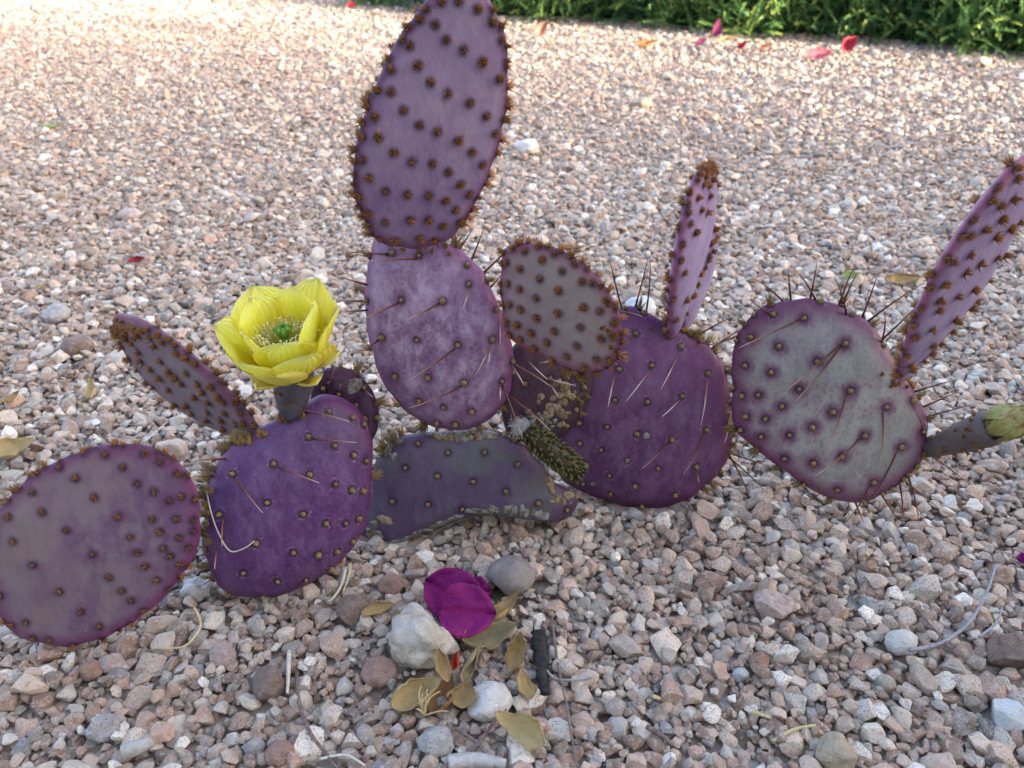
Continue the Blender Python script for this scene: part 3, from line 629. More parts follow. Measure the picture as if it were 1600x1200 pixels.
scar('B0', (760, 679), .008, .0032, .0022, 'cork_pale', seed=3); scar('B0', (601, 812), .003, .0055, .0016, 'cork', seed=6); scar('BK', (554, 603), .0045, .006, .0016, 'cork_pale', seed=8)
scar('R1', (1010, 681), .0023, .0023, .0006, 'cork_pale', seed=13); scar('R1', (926, 756), .0018, .0015, .0006, 'cork_pale', seed=14)
def crust_patch(key, px, n, spread, sz, mat, seed):
    p = PADS[key]; Minv = p.M.inverted(); bag = Bag(); r = np.random.default_rng(seed)
    b = bmesh.new(); bmesh.ops.create_icosphere(b, subdivisions=2, radius=1); V0 = np.array([v.co[:] for v in b.verts]); F0 = [[v.index for v in f.verts] for f in b.faces]; b.free()
    for k in range(n):
        co, no, _ = hit(p, px[0]+r.normal(0, spread[0]), px[1]+r.normal(0, spread[1])); q = r.uniform(.5, 1.2)*sz
        V = V0*(1+.3*vnoise(V0, 3, int(r.integers(99))))[:, None]*np.array([q, q*r.uniform(.5, .9), q*.35])
        ln = (p.M.to_3x3().transposed() @ no).normalized(); V = V @ np.array((ln.to_track_quat('Z', 'Y') @ Euler((0, 0, r.uniform(0, 6))).to_quaternion()).to_matrix()).T + np.array(Minv @ co); bag.add(V, F0)
    link('cork_crust', bag.mesh('cork_crust', M[mat]), p.obj)
crust_patch('D', (884, 600), 34, (7, 20), .0028, 'cork', 1); crust_patch('D', (866, 642), 34, (14, 9), .0028, 'cork', 2); crust_patch('D', (838, 660), 26, (14, 10), .0026, 'cork_pale', 3)
crust_patch('B0', (700, 682), 26, (22, 3), .0026, 'cork', 4); crust_patch('B0', (785, 675), 34, (26, 4), .0028, 'cork', 5); crust_patch('B0', (600, 700), 22, (14, 9), .0026, 'cork_pale', 6)
crust_patch('B0', (862, 755), 22, (5, 10), .0024, 'cork', 7); crust_patch('B0', (888, 776), 20, (14, 5), .0024, 'cork', 8); crust_patch('B0', (584, 840), 24, (5, 16), .0024, 'cork', 9)
crust_patch('R1', (1144, 668), 26, (4, 14), .0024, 'cork', 10); crust_patch('L2', (322, 820), 16, (3, 22), .002, 'cork', 11)
def crust():
    p = PADS['B0']; Minv = p.M.inverted(); bag = Bag(); r = np.random.default_rng(5)
    line = B_([(60,1040),(180,1000),(270,955),(380,905),(500,862),(620,808),(730,765),(850,752),(980,752),(1100,765),(1200,790)])
    b = bmesh.new(); bmesh.ops.create_icosphere(b, subdivisions=2, radius=1); V0 = np.array([v.co[:] for v in b.verts]); F0 = [[v.index for v in f.verts] for f in b.faces]; b.free()
    for i in range(len(line)-1):
        for k in range(9):
            t = r.random(); x = line[i][0]*(1-t)+line[i+1][0]*t; y = line[i][1]*(1-t)+line[i+1][1]*t
            co, no, _ = hit(p, x, y+r.normal(0, 1.6)); V = V0*(1+.25*vnoise(V0, 3, int(r.integers(99))))[:, None]*np.array([r.uniform(.002, .0045), r.uniform(.0012, .0022), .0011])
            ln = (p.M.to_3x3().transposed() @ no).normalized(); V = V @ np.array(ln.to_track_quat('Z', 'Y').to_matrix()).T + np.array(Minv @ co); bag.add(V, F0)
    link('cork_edge', bag.mesh('cork_edge', M['cork_pale']), p.obj)
crust()

# ---- the small new pad still covered with green leaves
M['leaf_y'] = grad_material('new_pad_leaf', [(0, (.045,.022,.007)), (.4, (.065,.062,.014)), (.8, (.11,.125,.03)), (1, (.17,.13,.05))], .45, .4)
def new_pad():
    a, b = at_y(822, 672, .425), at_y(908, 742, .412); ax = b-a; L = ax.length; r = random.Random(4)
    pts = [a + ax*(k/8) for k in range(9)]; rad = [.004,.0055,.0066,.0072,.0074,.0074,.007,.006,.0035]
    V, Fc, t = tube([q-ROOT for q in pts], rad, 12); core = link('new_pad', mesh_np('new_pad', V, Fc, {'t': t*.2}, True, M['leaf_y']), cactus)
    tag(core, 'stubby new pad crowded with tiny green leaves')
    d = ax.normalized(); e = d.orthogonal().normalized(); f = d.cross(e); bag = Bag()
    for k in range(240):
        tt = min(.995, max(.005, (k+.5)/240+r.gauss(0, .012))); an = k*2.39996+r.gauss(0, .35); i = min(int(tt*8), 7); rr = rad[i]*(1-(tt*8-i)) + rad[i+1]*(tt*8-i)
        o = a + ax*tt - ROOT; n = e*math.cos(an)+f*math.sin(an); dr = (n + d*r.uniform(.15, .55)).normalized(); l = r.uniform(.0028, .0042)
        s = o + n*rr*.92; w_ = r.uniform(.0010, .0013)
        V, Fc, t = tube([s, s+dr*l*.4, s+dr*l*.75+d*l*.1, s+dr*l+d*l*.2], [w_*.7, w_, w_*.75, w_*.1], 5, False); bag.add(V, Fc, np.clip(t*.9+r.uniform(-.25, .15), 0, 1))
    for q in (1,):
        o = link('leaves', bag.mesh('leaves', M['leaf_y']), core); tag(o, kind='stuff')
new_pad()
# tuft of white cottony scale on the scarred pad
M['cotton'] = simple('cotton_wool', (.72,.72,.72), (.5,.5,.52), 300, .95, .1)
def cotton():
    c = at_y(812, 668, .428); r = random.Random(3); bag = Bag()
    for k in range(240):
        d = Vector((r.gauss(0, 1), r.gauss(0, 1), r.gauss(0, 1))).normalized(); o = c + Vector((r.gauss(0, .0022), r.gauss(0, .002), r.gauss(0, .003)))-ROOT
        V, Fc, t = tube(bez(o, o+d*.003+Vector((0, 0, .001)), o+d*.005+Vector((r.gauss(0, .001), 0, r.gauss(0, .001))), 4), [.00016, .00015, .00012, .0001], 3, False); bag.add(V, Fc, t)
    link('white_wool', bag.mesh('white_wool', M['cotton']), cactus)
cotton()

# ================================================================== flower and bud
def petal_mat():
    a = NT('yellow_petal'); t = a.attr('t'); P = a.obj()
    c = a.ramp(t, [(0, (.92,.70,.012)), (.45, (.95,.84,.03)), (.8, (.95,.87,.13)), (1, (.95,.89,.34))])
    c = a.mix(a.math('MULTIPLY', a.mr(a.noise(130, 3, .5, P), .4, .7), .25), c, (.95,.90,.42))
    sv = a.attr('s'); vn = a.math('ADD', a.math('SINE', a.math('MULTIPLY', sv, 34.0)), a.math('MULTIPLY', a.noise(160, 3, .6, P), 1.2))
    c = a.mix(a.math('MULTIPLY', a.mr(vn, .7, 1.6), .22), c, (.88,.70,.02)); c = a.mix(a.math('MULTIPLY', a.mr(a.math('ABSOLUTE', sv), .0, .16, 1, 0), .35), c, (.80,.72,.06))
    a.bump(vn, .0006, .7); a.fin(c, .55, .2); a.translucent(c, .45); return a.m
M['petal'] = petal_mat()
M['tepal'] = grad_material('outer_tepal', [(0, (.24,.16,.07)), (.2, (.46,.38,.07)), (.5, (.90,.79,.09)), (1, (.93,.86,.26))], .5, .25, .25)
def petal(L, W, prof, yaw, r0, seed, notch=.06, nu=11, nv=9, cup=.35):
    """prof: list of (t, tilt degrees from horizontal) integrated along the petal; returns verts in flower frame (z = axis)"""
    r = random.Random(seed); rows = []; x, z = r0, 0.0; V = []; T = []
    ph = r.uniform(0, 6)
    for i in range(nu):
        t = i/(nu-1)
        a = np.interp(t, [q[0] for q in prof], [q[1] for q in prof])
        if i: x += math.cos(R(a))*L/(nu-1); z += math.sin(R(a))*L/(nu-1)
        w_ = W*np.interp(t, [0, .15, .35, .55, .72, .86, .93, 1.0], [.30, .48, .78, .98, 1.0, .80, .46, .05])
        for j in range(nv):
            s = -1 + 2*j/(nv-1); y = s*w_/2
            cu = cup*(s*s)*w_*.5; ed = .0011*math.sin(5*s+ph+t*5)*t
            nx, nz = -math.sin(R(a)), math.cos(R(a))
            V.append((x + nx*(cu*.5+ed) , y, z + nz*(cu+ed) - (.0016*t*math.exp(-(s/.12)**2)))); T.append(t*.9 + .1*abs(s))
    V = np.array(V); c, s_ = math.cos(yaw), math.sin(yaw)
    V = V @ np.array([[c, s_, 0], [-s_, c, 0], [0, 0, 1]])
    Fc = []
    for i in range(nu-1):
        for j in range(nv-1):
            A = i*nv+j; Fc.append((A, A+1, A+nv+1, A+nv))
    return V, np.array(Fc), np.array(T)
FB = hit(PADS['L2'], 455, 652)[0]; FT = at_y(458, 580, FB.y+.004)
fl_ax = Vector((-.03, -.10, 1)).normalized()
flower = bpy.data.objects.new('flower', None); COL.objects.link(flower); flower.parent = cactus; flower.location = FT-ROOT
flower.rotation_mode = 'QUATERNION'; flower.rotation_quaternion = fl_ax.to_track_quat('Z', 'Y'); tag(flower, 'wide open bright yellow flower on a dark slate base')
FQ = fl_ax.to_track_quat('Z', 'Y').to_matrix()
def ovary():
    bl = FQ.transposed() @ (FB-FT); pts = [bl*1.03, bl*.92, bl*.7, bl*.45, bl*.2, Vector((0, 0, 0)), Vector((0, 0, .003))]
    V, Fc, t = tube(pts, [.0035, .0068, .0092, .0108, .0118, .0122, .0100], 28)
    me = mesh_np('ovary', V, Fc, {'rim': t*.2, 'stain_shade': t*0, 'grad': t, 'halo': t*0}, True, PM['O']); o = link('ovary', me, flower)
    r = random.Random(8)
    for k in range(16):
        tt = .08+.85*((k % 4)/4+r.uniform(0, .12)); an = k*2.4; i = bl*(1-tt); rad = np.interp(tt, [0, .1, .3, .55, .8, 1], [.0035, .0068, .0092, .0108, .0118, .0122])
        d = Vector((math.cos(an), math.sin(an), 0)); u = link('glochid_tuft', TM['y'][k % 6], flower); u.rotation_mode = 'QUATERNION'
        u.location = i + d*rad*.98; u.rotation_quaternion = (d+Vector((0, 0, .5))).to_track_quat('Z', 'Y'); u.scale = (.75,)*3
ovary()
r = random.Random(12); k = 0
def add_petal(n, L, W, prof, r0, z0, off, mat, nm='petal', jit=4, cup=.35):
    for i in range(n):
        yaw = off + 6.28318*i/n + r.uniform(-.12, .12); s = r.uniform(.93, 1.07); j = r.uniform(-jit, jit)
        fr = max(0, -math.sin(yaw))                                  # petals on the near side lie lower and shorter
        s *= 1-.16*fr; j -= 11*fr
        V, Fc, t = petal(L*s, W*r.uniform(.92, 1.08), [(a, b+j) for a, b in prof], yaw, r0, r.randrange(999), cup=cup); V[:, 2] += z0
        link(nm, mesh_np(nm, V, Fc, {'t': t, 's': np.tile(np.linspace(-1, 1, 9), 11)}, True, M[mat]), flower)
add_petal(5, .045, .036, [(0, 34), (.3, 62), (.6, 84), (1, 84)], .0065, .0045, 1.57, 'petal')
add_petal(6, .049, .038, [(0, 20), (.3, 48), (.6, 68), (1, 66)], .0085, .0022, .35, 'petal')
add_petal(5, .036, .030, [(0, 16), (.35, 54), (.7, 74), (1, 72)], .0098, .0006, .1, 'tepal', 'outer_tepal', 9)
add_petal(5, .020, .018, [(0, 0), (.5, 30), (1, 20)], .0104, -.0008, .6, 'tepal', 'outer_tepal', 12)
M['stamen'] = grad_material('stamen', [(0, (.55,.50,.08)), (.7, (.72,.68,.18)), (.8, (.85,.80,.42)), (1, (.88,.83,.5))], .6, .2)
M['stigma'] = simple('green_stigma', (.10,.24,.03), (.18,.36,.06), 400, .5, .3)
def stamens():
    bag = Bag(); r = random.Random(2)
    for k in range(280):
        an = r.uniform(0, 6.283); q = math.sqrt(r.random()); e = Vector((math.cos(an), math.sin(an), 0)); l = r.uniform(.018, .026)
        o = e*(.004+.003*q)+Vector((0, 0, .003)); m_ = o + e*.002 + Vector((0, 0, l*.5)); tp = o + e*(.002+.010*q) + Vector((0, 0, l)) + Vector((r.gauss(0, .001), r.gauss(0, .001), 0))
        pt = bez(o, m_, tp, 5); V, Fc, t = tube(pt + [tp + e*.0004+Vector((0, 0, .0009))], [.00022]*4+[.00030, .00062], 5); bag.add(V, Fc, t)
    o = link('stamens', bag.mesh('stamens', M['stamen']), flower); tag(o, kind='stuff')
    bag = Bag(); V, Fc, t = tube([(0, 0, .002), (0, 0, .014), (0, 0, .026)], [.0017, .0015, .0024], 10); bag.add(V, Fc, t)
    for k in range(7):
        an = k*6.283/7; e = Vector((math.cos(an), math.sin(an), 0)); V, Fc, t = tube([Vector((0, 0, .024)), e*.0018+Vector((0, 0, .0275)), e*.0036+Vector((0, 0, .0302)), e*.0026+Vector((0, 0, .0325))], [.0014, .0019, .0018, .0008], 7); bag.add(V, Fc, t)
    link('stigma', bag.mesh('stigma', M['stigma']), flower)
stamens()
# flower bud on the mottled pad
M['bud'] = grad_material('bud_tepal', [(0, (.20,.13,.07)), (.4, (.30,.28,.08)), (.75, (.42,.40,.14)), (1, (.50,.30,.20))], .5, .3, 0, 260)
def bud():
    a, b = at_y(1456, 700, .425), at_y(1548, 668, .408); d = (b-a); root = bpy.data.objects.new('flower_bud', None); COL.objects.link(root); root.parent = cactus
    root.location = b-ROOT; root.rotation_mode = 'QUATERNION'; q = d.normalized().to_track_quat('Z', 'Y'); root.rotation_quaternion = q
    tag(root, 'closed greenish flower bud on a mauve stalk'); L = d.length
    V, Fc, t = tube([(0, 0, -L*1.08), (0, 0, -L*.8), (0, 0, -L*.45), (0, 0, -L*.15), (0, 0, 0), (0, 0, .001)], [.0055, .0078, .0100, .0114, .0118, .008], 22)
    link('ovary', mesh_np('ovary', V, Fc, {'rim': t*.2, 'stain_shade': t*0, 'grad': t, 'halo': t*0}, True, PM['BU']), root)
    r = random.Random(5)
    for k in range(30):
        tt = r.uniform(.1, .98); an = k*2.4; e = Vector((math.cos(an), math.sin(an), 0)); u = link('glochid_tuft', TM['y'][k % 6], root); u.rotation_mode = 'QUATERNION'
        u.location = Vector((0, 0, -L*(1-tt)))+e*np.interp(tt, [0, .5, 1], [.0058, .0098, .0116]); u.rotation_quaternion = (e+Vector((0, 0, .6))).to_track_quat('Z', 'Y'); u.scale = (.95,)*3
    for n, L_b, W, prof, r0 in ((6, .020, .014, [(0, 60), (.4, 88), (.8, 108), (1, 118)], .0098), (7, .025, .015, [(0, 70), (.4, 92), (.8, 106), (1, 116)], .0080), (5, .028, .013, [(0, 80), (.5, 94), (1, 106)], .0052)):
        for i in range(n):
            V, Fc, t = petal(L_b, W, prof, 6.283*i/n+r0*300, r0, i, nu=8, nv=6, cup=.5); V[:, 2] += .0005
            link('tepal', mesh_np('tepal', V, Fc, {'t': t}, True, M['bud']), root)
bud()

# ================================================================== named stones: placed before the gravel settles round them
for p in PADS.values():
    i_ = ((p.W[:, 0]-GX0)/GRID).astype(int); j_ = ((p.W[:, 1]-GY0)/GRID).astype(int); ok = (i_ >= 0) & (i_ < NX) & (j_ >= 0) & (j_ < NY)
    np.minimum.at(CEIL, (j_[ok], i_[ok]), p.W[ok, 2])
def rock_mat(name, c1, c2, sc=2.2, speck=None, bump=.0012, rough=.85):
    a = NT(name); P = a.obj(); c = a.mix(a.mr(a.noise(sc, 5, .62, P, .5), .35, .66), c1, c2)
    if speck: c = a.mix(a.math('MULTIPLY', a.mr(a.noise(9, 2, .6, P), .58, .68), .75), c, speck)
    c = a.mix(a.math('MULTIPLY', a.mr(a.noise(4.5, 4, .6, P), .56, .72), .5), c, tuple(x*.62 for x in c1))
    a.bump(a.noise(5, 8, .7, P), bump*2.2, 1.0); return a.fin(c, rough, .22)
RM = {'cream': rock_mat('cream_limestone', (.50,.43,.34), (.66,.62,.57)), 'grey': rock_mat('smooth_grey', (.235,.205,.195), (.30,.27,.26), 1.5, None, .0004, .75),
      'white': rock_mat('white_quartz', (.70,.66,.61), (.82,.80,.78), 2.5), 'palegrey': rock_mat('pale_granite', (.45,.43,.43), (.62,.59,.57), 2.5, (.15,.14,.15)),
      'red': rock_mat('red_granite', (.40,.24,.20), (.48,.33,.28), 2.5, (.14,.12,.13)), 'brown': rock_mat('brown_stone', (.27,.19,.16), (.36,.28,.24), 2, (.12,.1,.1)),
      'pink': rock_mat('pink_granite', (.52,.37,.33), (.64,.55,.52), 2.5, (.3,.2,.2)), 'tan': rock_mat('tan_sandstone', (.46,.35,.24), (.58,.50,.40)),
      'blue': rock_mat('bluish_white', (.62,.66,.68), (.75,.78,.80), 2.5), 'orange': rock_mat('orange_stone', (.45,.24,.16), (.52,.36,.28), 2.2, (.6,.5,.45))}
ROCKS = [ # px, py, width px, height px, material, category label, seed, cuts
 (657, 990, 116, 104, 'cream', 'large rough cream rock beside the magenta bracts', 8, 5, .16),
 (797, 890, 76, 72, 'grey', 'smooth dark grey stone next to the magenta bracts', 10, 5, .03),
 (763, 1085, 72, 56, 'white', 'white oblong stone between two dry leaves', 6, 6, .08),
 (680, 1146, 58, 46, 'palegrey', 'pale grey speckled stone below the straw tuft', 21, 8, .08),
 (610, 898, 40, 48, 'red', 'squarish red granite stone above the cream rock', 22, 8, .05),
 (553, 942, 56, 44, 'brown', 'dark brown angular stone beside the yellow leaf scrap', 23, 8, .05),
 (592, 1036, 56, 58, 'red', 'speckled reddish stone leaning on the cream rock', 24, 8, .06),
 (1413, 992, 46, 48, 'white', 'rounded white stone by the curved grey twig', 25, 7, .06),
 (1312, 1165, 62, 64, 'tan', 'blocky tan sandstone by the tan straw', 26, 9, .08),
 (1585, 1008, 62, 54, 'brown', 'large brown lump of rock past the end of the curved grey twig', 27, 6, .1),
 (1578, 1108, 50, 46, 'blue', 'bluish white angular stone below the brown rock', 28, 9, .05),
 (1210, 936, 60, 46, 'pink', 'broad pale pink stone in the gravel below the mottled pad', 29, 8, .06),
 (306, 908, 46, 44, 'white', 'lumpy white stone between the two violet pads', 30, 5, .14),
 (170, 1024, 36, 36, 'pink', 'rounded pale pink stone under the dusky pad', 31, 6, .06),
 (418, 1056, 58, 60, 'brown', 'brown pitted stone beside the white straw', 32, 7, .08),
 (157, 1126, 46, 46, 'palegrey', 'lichen grey stone below the dusky pad', 33, 7, .1),
 (436, 1166, 46, 46, 'red', 'reddish pink stone beside the dark twig', 34, 7, .08),
 (392, 1150, 32, 44, 'palegrey', 'upright pale grey stone touching the reddish pink stone', 35, 7, .05),
 (343, 1012, 42, 42, 'pink', 'long pale pink chip beside the curved yellow straw', 36, 9, .05),
 (1000, 474, 52, 44, 'blue', 'white stone showing behind the deep purple pad', 37, 7, .06),
 (826, 224, 44, 24, 'white', 'whitish flat rock alone on the far gravel', 38, 7, .06),
 (1003, 156, 30, 18, 'tan', 'pale yellowish rock near the hedge', 39, 7, .06),
 (1535, 94, 24, 14, 'tan', 'pale tan stone at the foot of the hedge', 40, 7, .06),
 (118, 535, 42, 34, 'brown', 'dusky brown stone near the tip of the narrow taupe pad', 41, 7, .06),
 (85, 484, 38, 30, 'palegrey', 'pale speckled stone next to the dusky brown one near the taupe pad', 42, 7, .06),
 (200, 330, 34, 20, 'pink', 'pinkish rock alone on the open gravel behind the flower', 43, 7, .06),
 (1188, 1018, 30, 34, 'orange', 'rust orange stone in the open gravel', 44, 8, .05),
 (140, 1036, 34, 32, 'orange', 'rust brown stone under the edge of the dusky pad', 45, 8, .05),
 (1160, 1042, 26, 24, 'blue', 'small bluish stone in the open gravel', 46, 8, .05),
]
rock_objs = []
for (px, py, wp, hp, mk, lab, seed, cuts, ro) in ROCKS:
    g = at_z(px, py + hp*.30, .010); dist = (g-CAM).length; a = wp*dist/F/2; v = hp*dist/F/2
    c = min(v*.95, a*.85); b = a*.85
    mesh = stone_mesh('stone', seed, 4, cuts, ro, .62, .95, RM[mk], .6)
    o = link('stone', mesh); r_ = random.Random(seed); yaw = r_.uniform(-.35, .35)
    y = g.y + b*.25; z = c*.74 + .002
    o.location = (g.x, y, z); o.rotation_euler = (r_.uniform(-.12, .12), r_.uniform(-.12, .12), yaw); o.scale = (a, b, c)
    tag(o, lab, 'stone', 'larger stones lying in the gravel'); stamp(g.x, y, z, a, b, c*.95, yaw); rock_objs.append(o)

REC = build_gravel()
# nearest stones that show: each an object of its own
def screen(x, y, z):
    d = Vector((x, y, z))-CAM; k = d.dot(FWD); return 800+F*d.dot(RT)/k, 600-F*d.dot(UP)/k, k
vis = []
for i, q in enumerate(REC):
    if q[1] > .62: continue
    sx, sy, k = screen(q[0], q[1], q[2])
    if not (5 < sx < 1595 and 20 < sy < 1195): continue
    ii, jj = cell(q[0], q[1])
    if HM[jj, ii] > q[2]+q[5]*1.02: continue
    d = (Vector(q[:3])-CAM); dn = d.normalized()
    if any(p.bvh.ray_cast(CAM, dn, d.length)[0] is not None for p in PADS.values()): continue
    vis.append((q[3]/k, i))
vis.sort(reverse=True); solo = {i for _, i in vis[:300]}
for i in sorted(solo):
    q = REC[i]; o = link('stone', var_me[int(q[9])], ground); o.location = q[:3]; o.rotation_euler = (q[6], q[7], q[8]); o.scale = (q[3], q[4], q[5])
rest = REC[[i for i in range(len(REC)) if i not in solo]]
srcc = bpy.data.collections.new('gravel_shapes')
for i, me in enumerate(var_me):
    so = bpy.data.objects.new('gravel_shape_%02d' % i, me); srcc.objects.link(so)
gme = bpy.data.meshes.new('gravel'); gme.vertices.add(len(rest)); gme.vertices.foreach_set('co', rest[:, :3].astype(np.float32).ravel())
for nm, arr in (('rot', rest[:, 6:9]), ('scl', rest[:, 3:6])):
    at = gme.attributes.new(nm, 'FLOAT_VECTOR', 'POINT'); at.data.foreach_set('vector', arr.astype(np.float32).ravel())
at = gme.attributes.new('idx', 'INT', 'POINT'); at.data.foreach_set('value', rest[:, 9].astype(np.int32))
gravel = link('gravel', gme, ground); tag(gravel, kind='stuff')
gn = bpy.data.node_groups.new('scatter_gravel', 'GeometryNodeTree')
gn.interface.new_socket('Geometry', in_out='INPUT', socket_type='NodeSocketGeometry'); gn.interface.new_socket('Geometry', in_out='OUTPUT', socket_type='NodeSocketGeometry')
N_ = gn.nodes; gi = N_.new('NodeGroupInput'); go = N_.new('NodeGroupOutput'); ip = N_.new('GeometryNodeInstanceOnPoints'); ci = N_.new('GeometryNodeCollectionInfo')
ci.inputs['Collection'].default_value = srcc; ci.inputs['Separate Children'].default_value = True; ci.inputs['Reset Children'].default_value = True
ip.inputs['Pick Instance'].default_value = True
def na(nm, dt): n_ = N_.new('GeometryNodeInputNamedAttribute'); n_.data_type = dt; n_.inputs['Name'].default_value = nm; return n_.outputs['Attribute']
e2r = N_.new('FunctionNodeEulerToRotation'); gn.links.new(na('rot', 'FLOAT_VECTOR'), e2r.inputs[0])
gn.links.new(gi.outputs[0], ip.inputs['Points']); gn.links.new(ci.outputs[0], ip.inputs['Instance']); gn.links.new(na('idx', 'INT'), ip.inputs['Instance Index'])
gn.links.new(e2r.outputs[0], ip.inputs['Rotation']); gn.links.new(na('scl', 'FLOAT_VECTOR'), ip.inputs['Scale']); gn.links.new(ip.outputs[0], go.inputs[0])
md = gravel.modifiers.new('scatter', 'NODES'); md.node_group = gn

# ================================================================== litter
def leaf(name, px, py, Lpx, Wpx, ang, mat, label, cat, curl=.4, roll=.5, lift=.003, pitch=0, seed=0, tip=1.0, group=None, thick=.0004, fold=.0, zoff=0):
    g = at_z(px, py, .014); z0 = gz(g.x, g.y, .008); g = at_z(px, py, z0+lift); dist = (g-CAM).length; L = Lpx*dist/F; W = Wpx*dist/F
    q_ = 1.42 if 0 < seed < 12 and seed != 10 else 1.15; L *= q_; W *= q_
    r_ = np.random.default_rng(seed); nu, nv = 18, 13; V = []; T = []
    ra, la = roll*1.75+.1, curl*1.6+.05
    for i in range(nu):
        t = i/(nu-1); wd = W/2*(math.sin(math.pi*t**.8)**.7*(1-.25*t*tip) + .02); lo = la*(t-.5)*2
        for j in range(nv):
            s = -1+2*j/(nv-1); ph = ra*math.copysign(abs(s)**1.5, s)*(1+.45*math.sin(3*t+seed+(1.3 if s > 0 else 0))); ed = 1+.09*math.sin(17*t+seed*3)*abs(s)**3+.06*math.sin(31*t+seed)*abs(s)**3
            y = math.sin(ph)/ra*wd*ed; zz = (1-math.cos(ph))/ra*wd
            x = math.sin(lo)/la*L/2; zl = (1-math.cos(lo))/la*L/2
            V.append((x-math.sin(lo)*zz*.7, y, zl+zz*math.cos(lo)*.9)); T.append(min(1, abs(s)**.6*.6+.4*abs(t-.5)))
    V = np.array(V); V[:, 2] += .05*W*vnoise(V/W, 3.5, seed) + .02*W*vnoise(V/W, 9, seed+1) - V[:, 2].mean()*.6
    Fc = [(i*nv+j, i*nv+j+1, (i+1)*nv+j+1, (i+1)*nv+j) for i in range(nu-1) for j in range(nv-1)]
    me = mesh_np(name, V, Fc, {'t': T}, True, M[mat]); o = link(name, me); o.location = g
    o.rotation_euler = (Matrix.Rotation(pitch, 3, 'X') @ Matrix.Rotation(ang, 3, 'Z') @ Matrix.Rotation(r_.uniform(-.35, .35), 3, 'X')).to_euler()
    sm = o.modifiers.new('thickness', 'SOLIDIFY'); sm.thickness = thick; sm.offset = 0
    tag(o, label, cat, group); return o
M['dry'] = grad_material('dry_leaf', [(0, (.40,.27,.12)), (.5, (.48,.34,.16)), (1, (.26,.15,.07))], .7, .2, .2, 120)
M['dry_pale'] = grad_material('dry_leaf_pale', [(0, (.52,.40,.20)), (.6, (.58,.45,.23)), (1, (.36,.24,.11))], .7, .2, .2, 120)
M['dry_brown'] = grad_material('dry_leaf_brown', [(0, (.22,.11,.05)), (.6, (.30,.16,.07)), (1, (.18,.09,.05))], .7, .2, .1, 120)
M['dry_green'] = grad_material('dry_leaf_greenish', [(0, (.22,.19,.11)), (.5, (.28,.23,.13)), (.8, (.48,.37,.19)), (1, (.52,.40,.22))], .65, .25, .15, 120)
M['magenta'] = grad_material('magenta_bract', [(0, (.30,.012,.16)), (.2, (.25,.016,.17)), (.7, (.28,.02,.19)), (1, (.34,.03,.20))], .6, .2, .3, 140)
M['pinkbract'] = grad_material('faded_pink_bract', [(0, (.46,.11,.17)), (1, (.52,.20,.25))], .6, .2, .3, 90)
M['redbract'] = grad_material('red_bract', [(0, (.30,.03,.05)), (1, (.42,.06,.08))], .6, .2, .3, 90)
M['orange'] = grad_material('orange_leaf', [(0, (.45,.19,.13)), (1, (.46,.25,.19))], .6, .2, .3, 90)
M['plum'] = grad_material('plum_bract', [(0, (.20,.03,.11)), (1, (.28,.06,.16))], .6, .2, .3, 90)
M['redscrap'] = grad_material('red_scrap', [(0, (.40,.05,.025)), (1, (.50,.08,.035))], .6, .2, .2, 90)
M['greenleaf'] = grad_material('green_leaf', [(0, (.22,.30,.10)), (1, (.38,.44,.20))], .6, .2, .2, 90)
# bougainvillea: three bracts of one fallen flower
g0 = at_z(722, 950, .016); bgv = bpy.data.objects.new('bougainvillea_flower', None); COL.objects.link(bgv); bgv.location = g0; bgv.empty_display_size = .02
tag(bgv, 'fallen magenta bougainvillea flower of papery bracts beside the cream rock', 'fallen flower')
def bract(pb, pt, Wpx, Y, nrm, seed):
    b_, t_ = on_plane(*pb, Y, nrm), on_plane(*pt, Y, nrm); ax = t_-b_; L = ax.length; ex = ax.normalized(); ey = nrm.cross(ex); W = Wpx*(b_-CAM).length/F
    nu, nv = 20, 15; V = []; T = []
    for i in range(nu):
        t = i/(nu-1); wd = W/2*(np.interp(t, [0, .04, .15, .35, .6, .8, .92, 1], [.25, .55, .86, 1, .93, .66, .38, .02]))
        for j in range(nv):
            s = -1+2*j/(nv-1)
            z = -.0022*math.exp(-(s/.08)**2) + .0016*math.sin(12*t+4*abs(s)+seed)*abs(s) + .10*W*s*s - .22*L*(t-.45)**2 - .0007*math.cos(16*(t-.6*abs(s)))*(1-abs(s))*abs(s)*3
            V.append(tuple(b_ + ex*(t*L) + ey*(s*wd) + nrm*z - g0)); T.append(abs(s))
    Fc = [(i*nv+j, i*nv+j+1, (i+1)*nv+j+1, (i+1)*nv+j) for i in range(nu-1) for j in range(nv-1)]
    o = link('bract', mesh_np('bract', V, Fc, {'t': T}, True, M['magenta']), bgv)
    sm = o.modifiers.new('thickness', 'SOLIDIFY'); sm.thickness = .0003
bract((742, 950), (664, 905), 82, at_z(710, 950, .014), Vector((-.15, -.55, .8)).normalized(), 1)
bract((686, 952), (776, 958), 82, at_z(730, 975, .020), Vector((.15, -.5, .85)).normalized(), 2)
bract((730, 925), (768, 922), 44, at_z(750, 940, .011), Vector((.3, -.4, .85)).normalized(), 3)
leaf('dry_leaf', 784, 952, 62, 34, .8, 'dry', 'curled tan leaf touching the magenta bracts', 'leaf', .5, .9, .006, .2, 1)
leaf('dry_leaf', 766, 992, 66, 56, .3, 'dry_green', 'greenish dry leaf with pale rolled edge below the bracts', 'leaf', .5, .8, .008, .5, 2)
leaf('dry_leaf', 808, 1018, 54, 46, 1.3, 'dry', 'cup shaped tan leaf beside the black strip', 'leaf', .7, 1.1, .008, .8, 3)
leaf('dry_leaf', 733, 1042, 60, 32, 1.2, 'dry_green', 'tightly folded greenish leaf above the white oblong stone', 'leaf', .8, 1.3, .006, .2, 4)
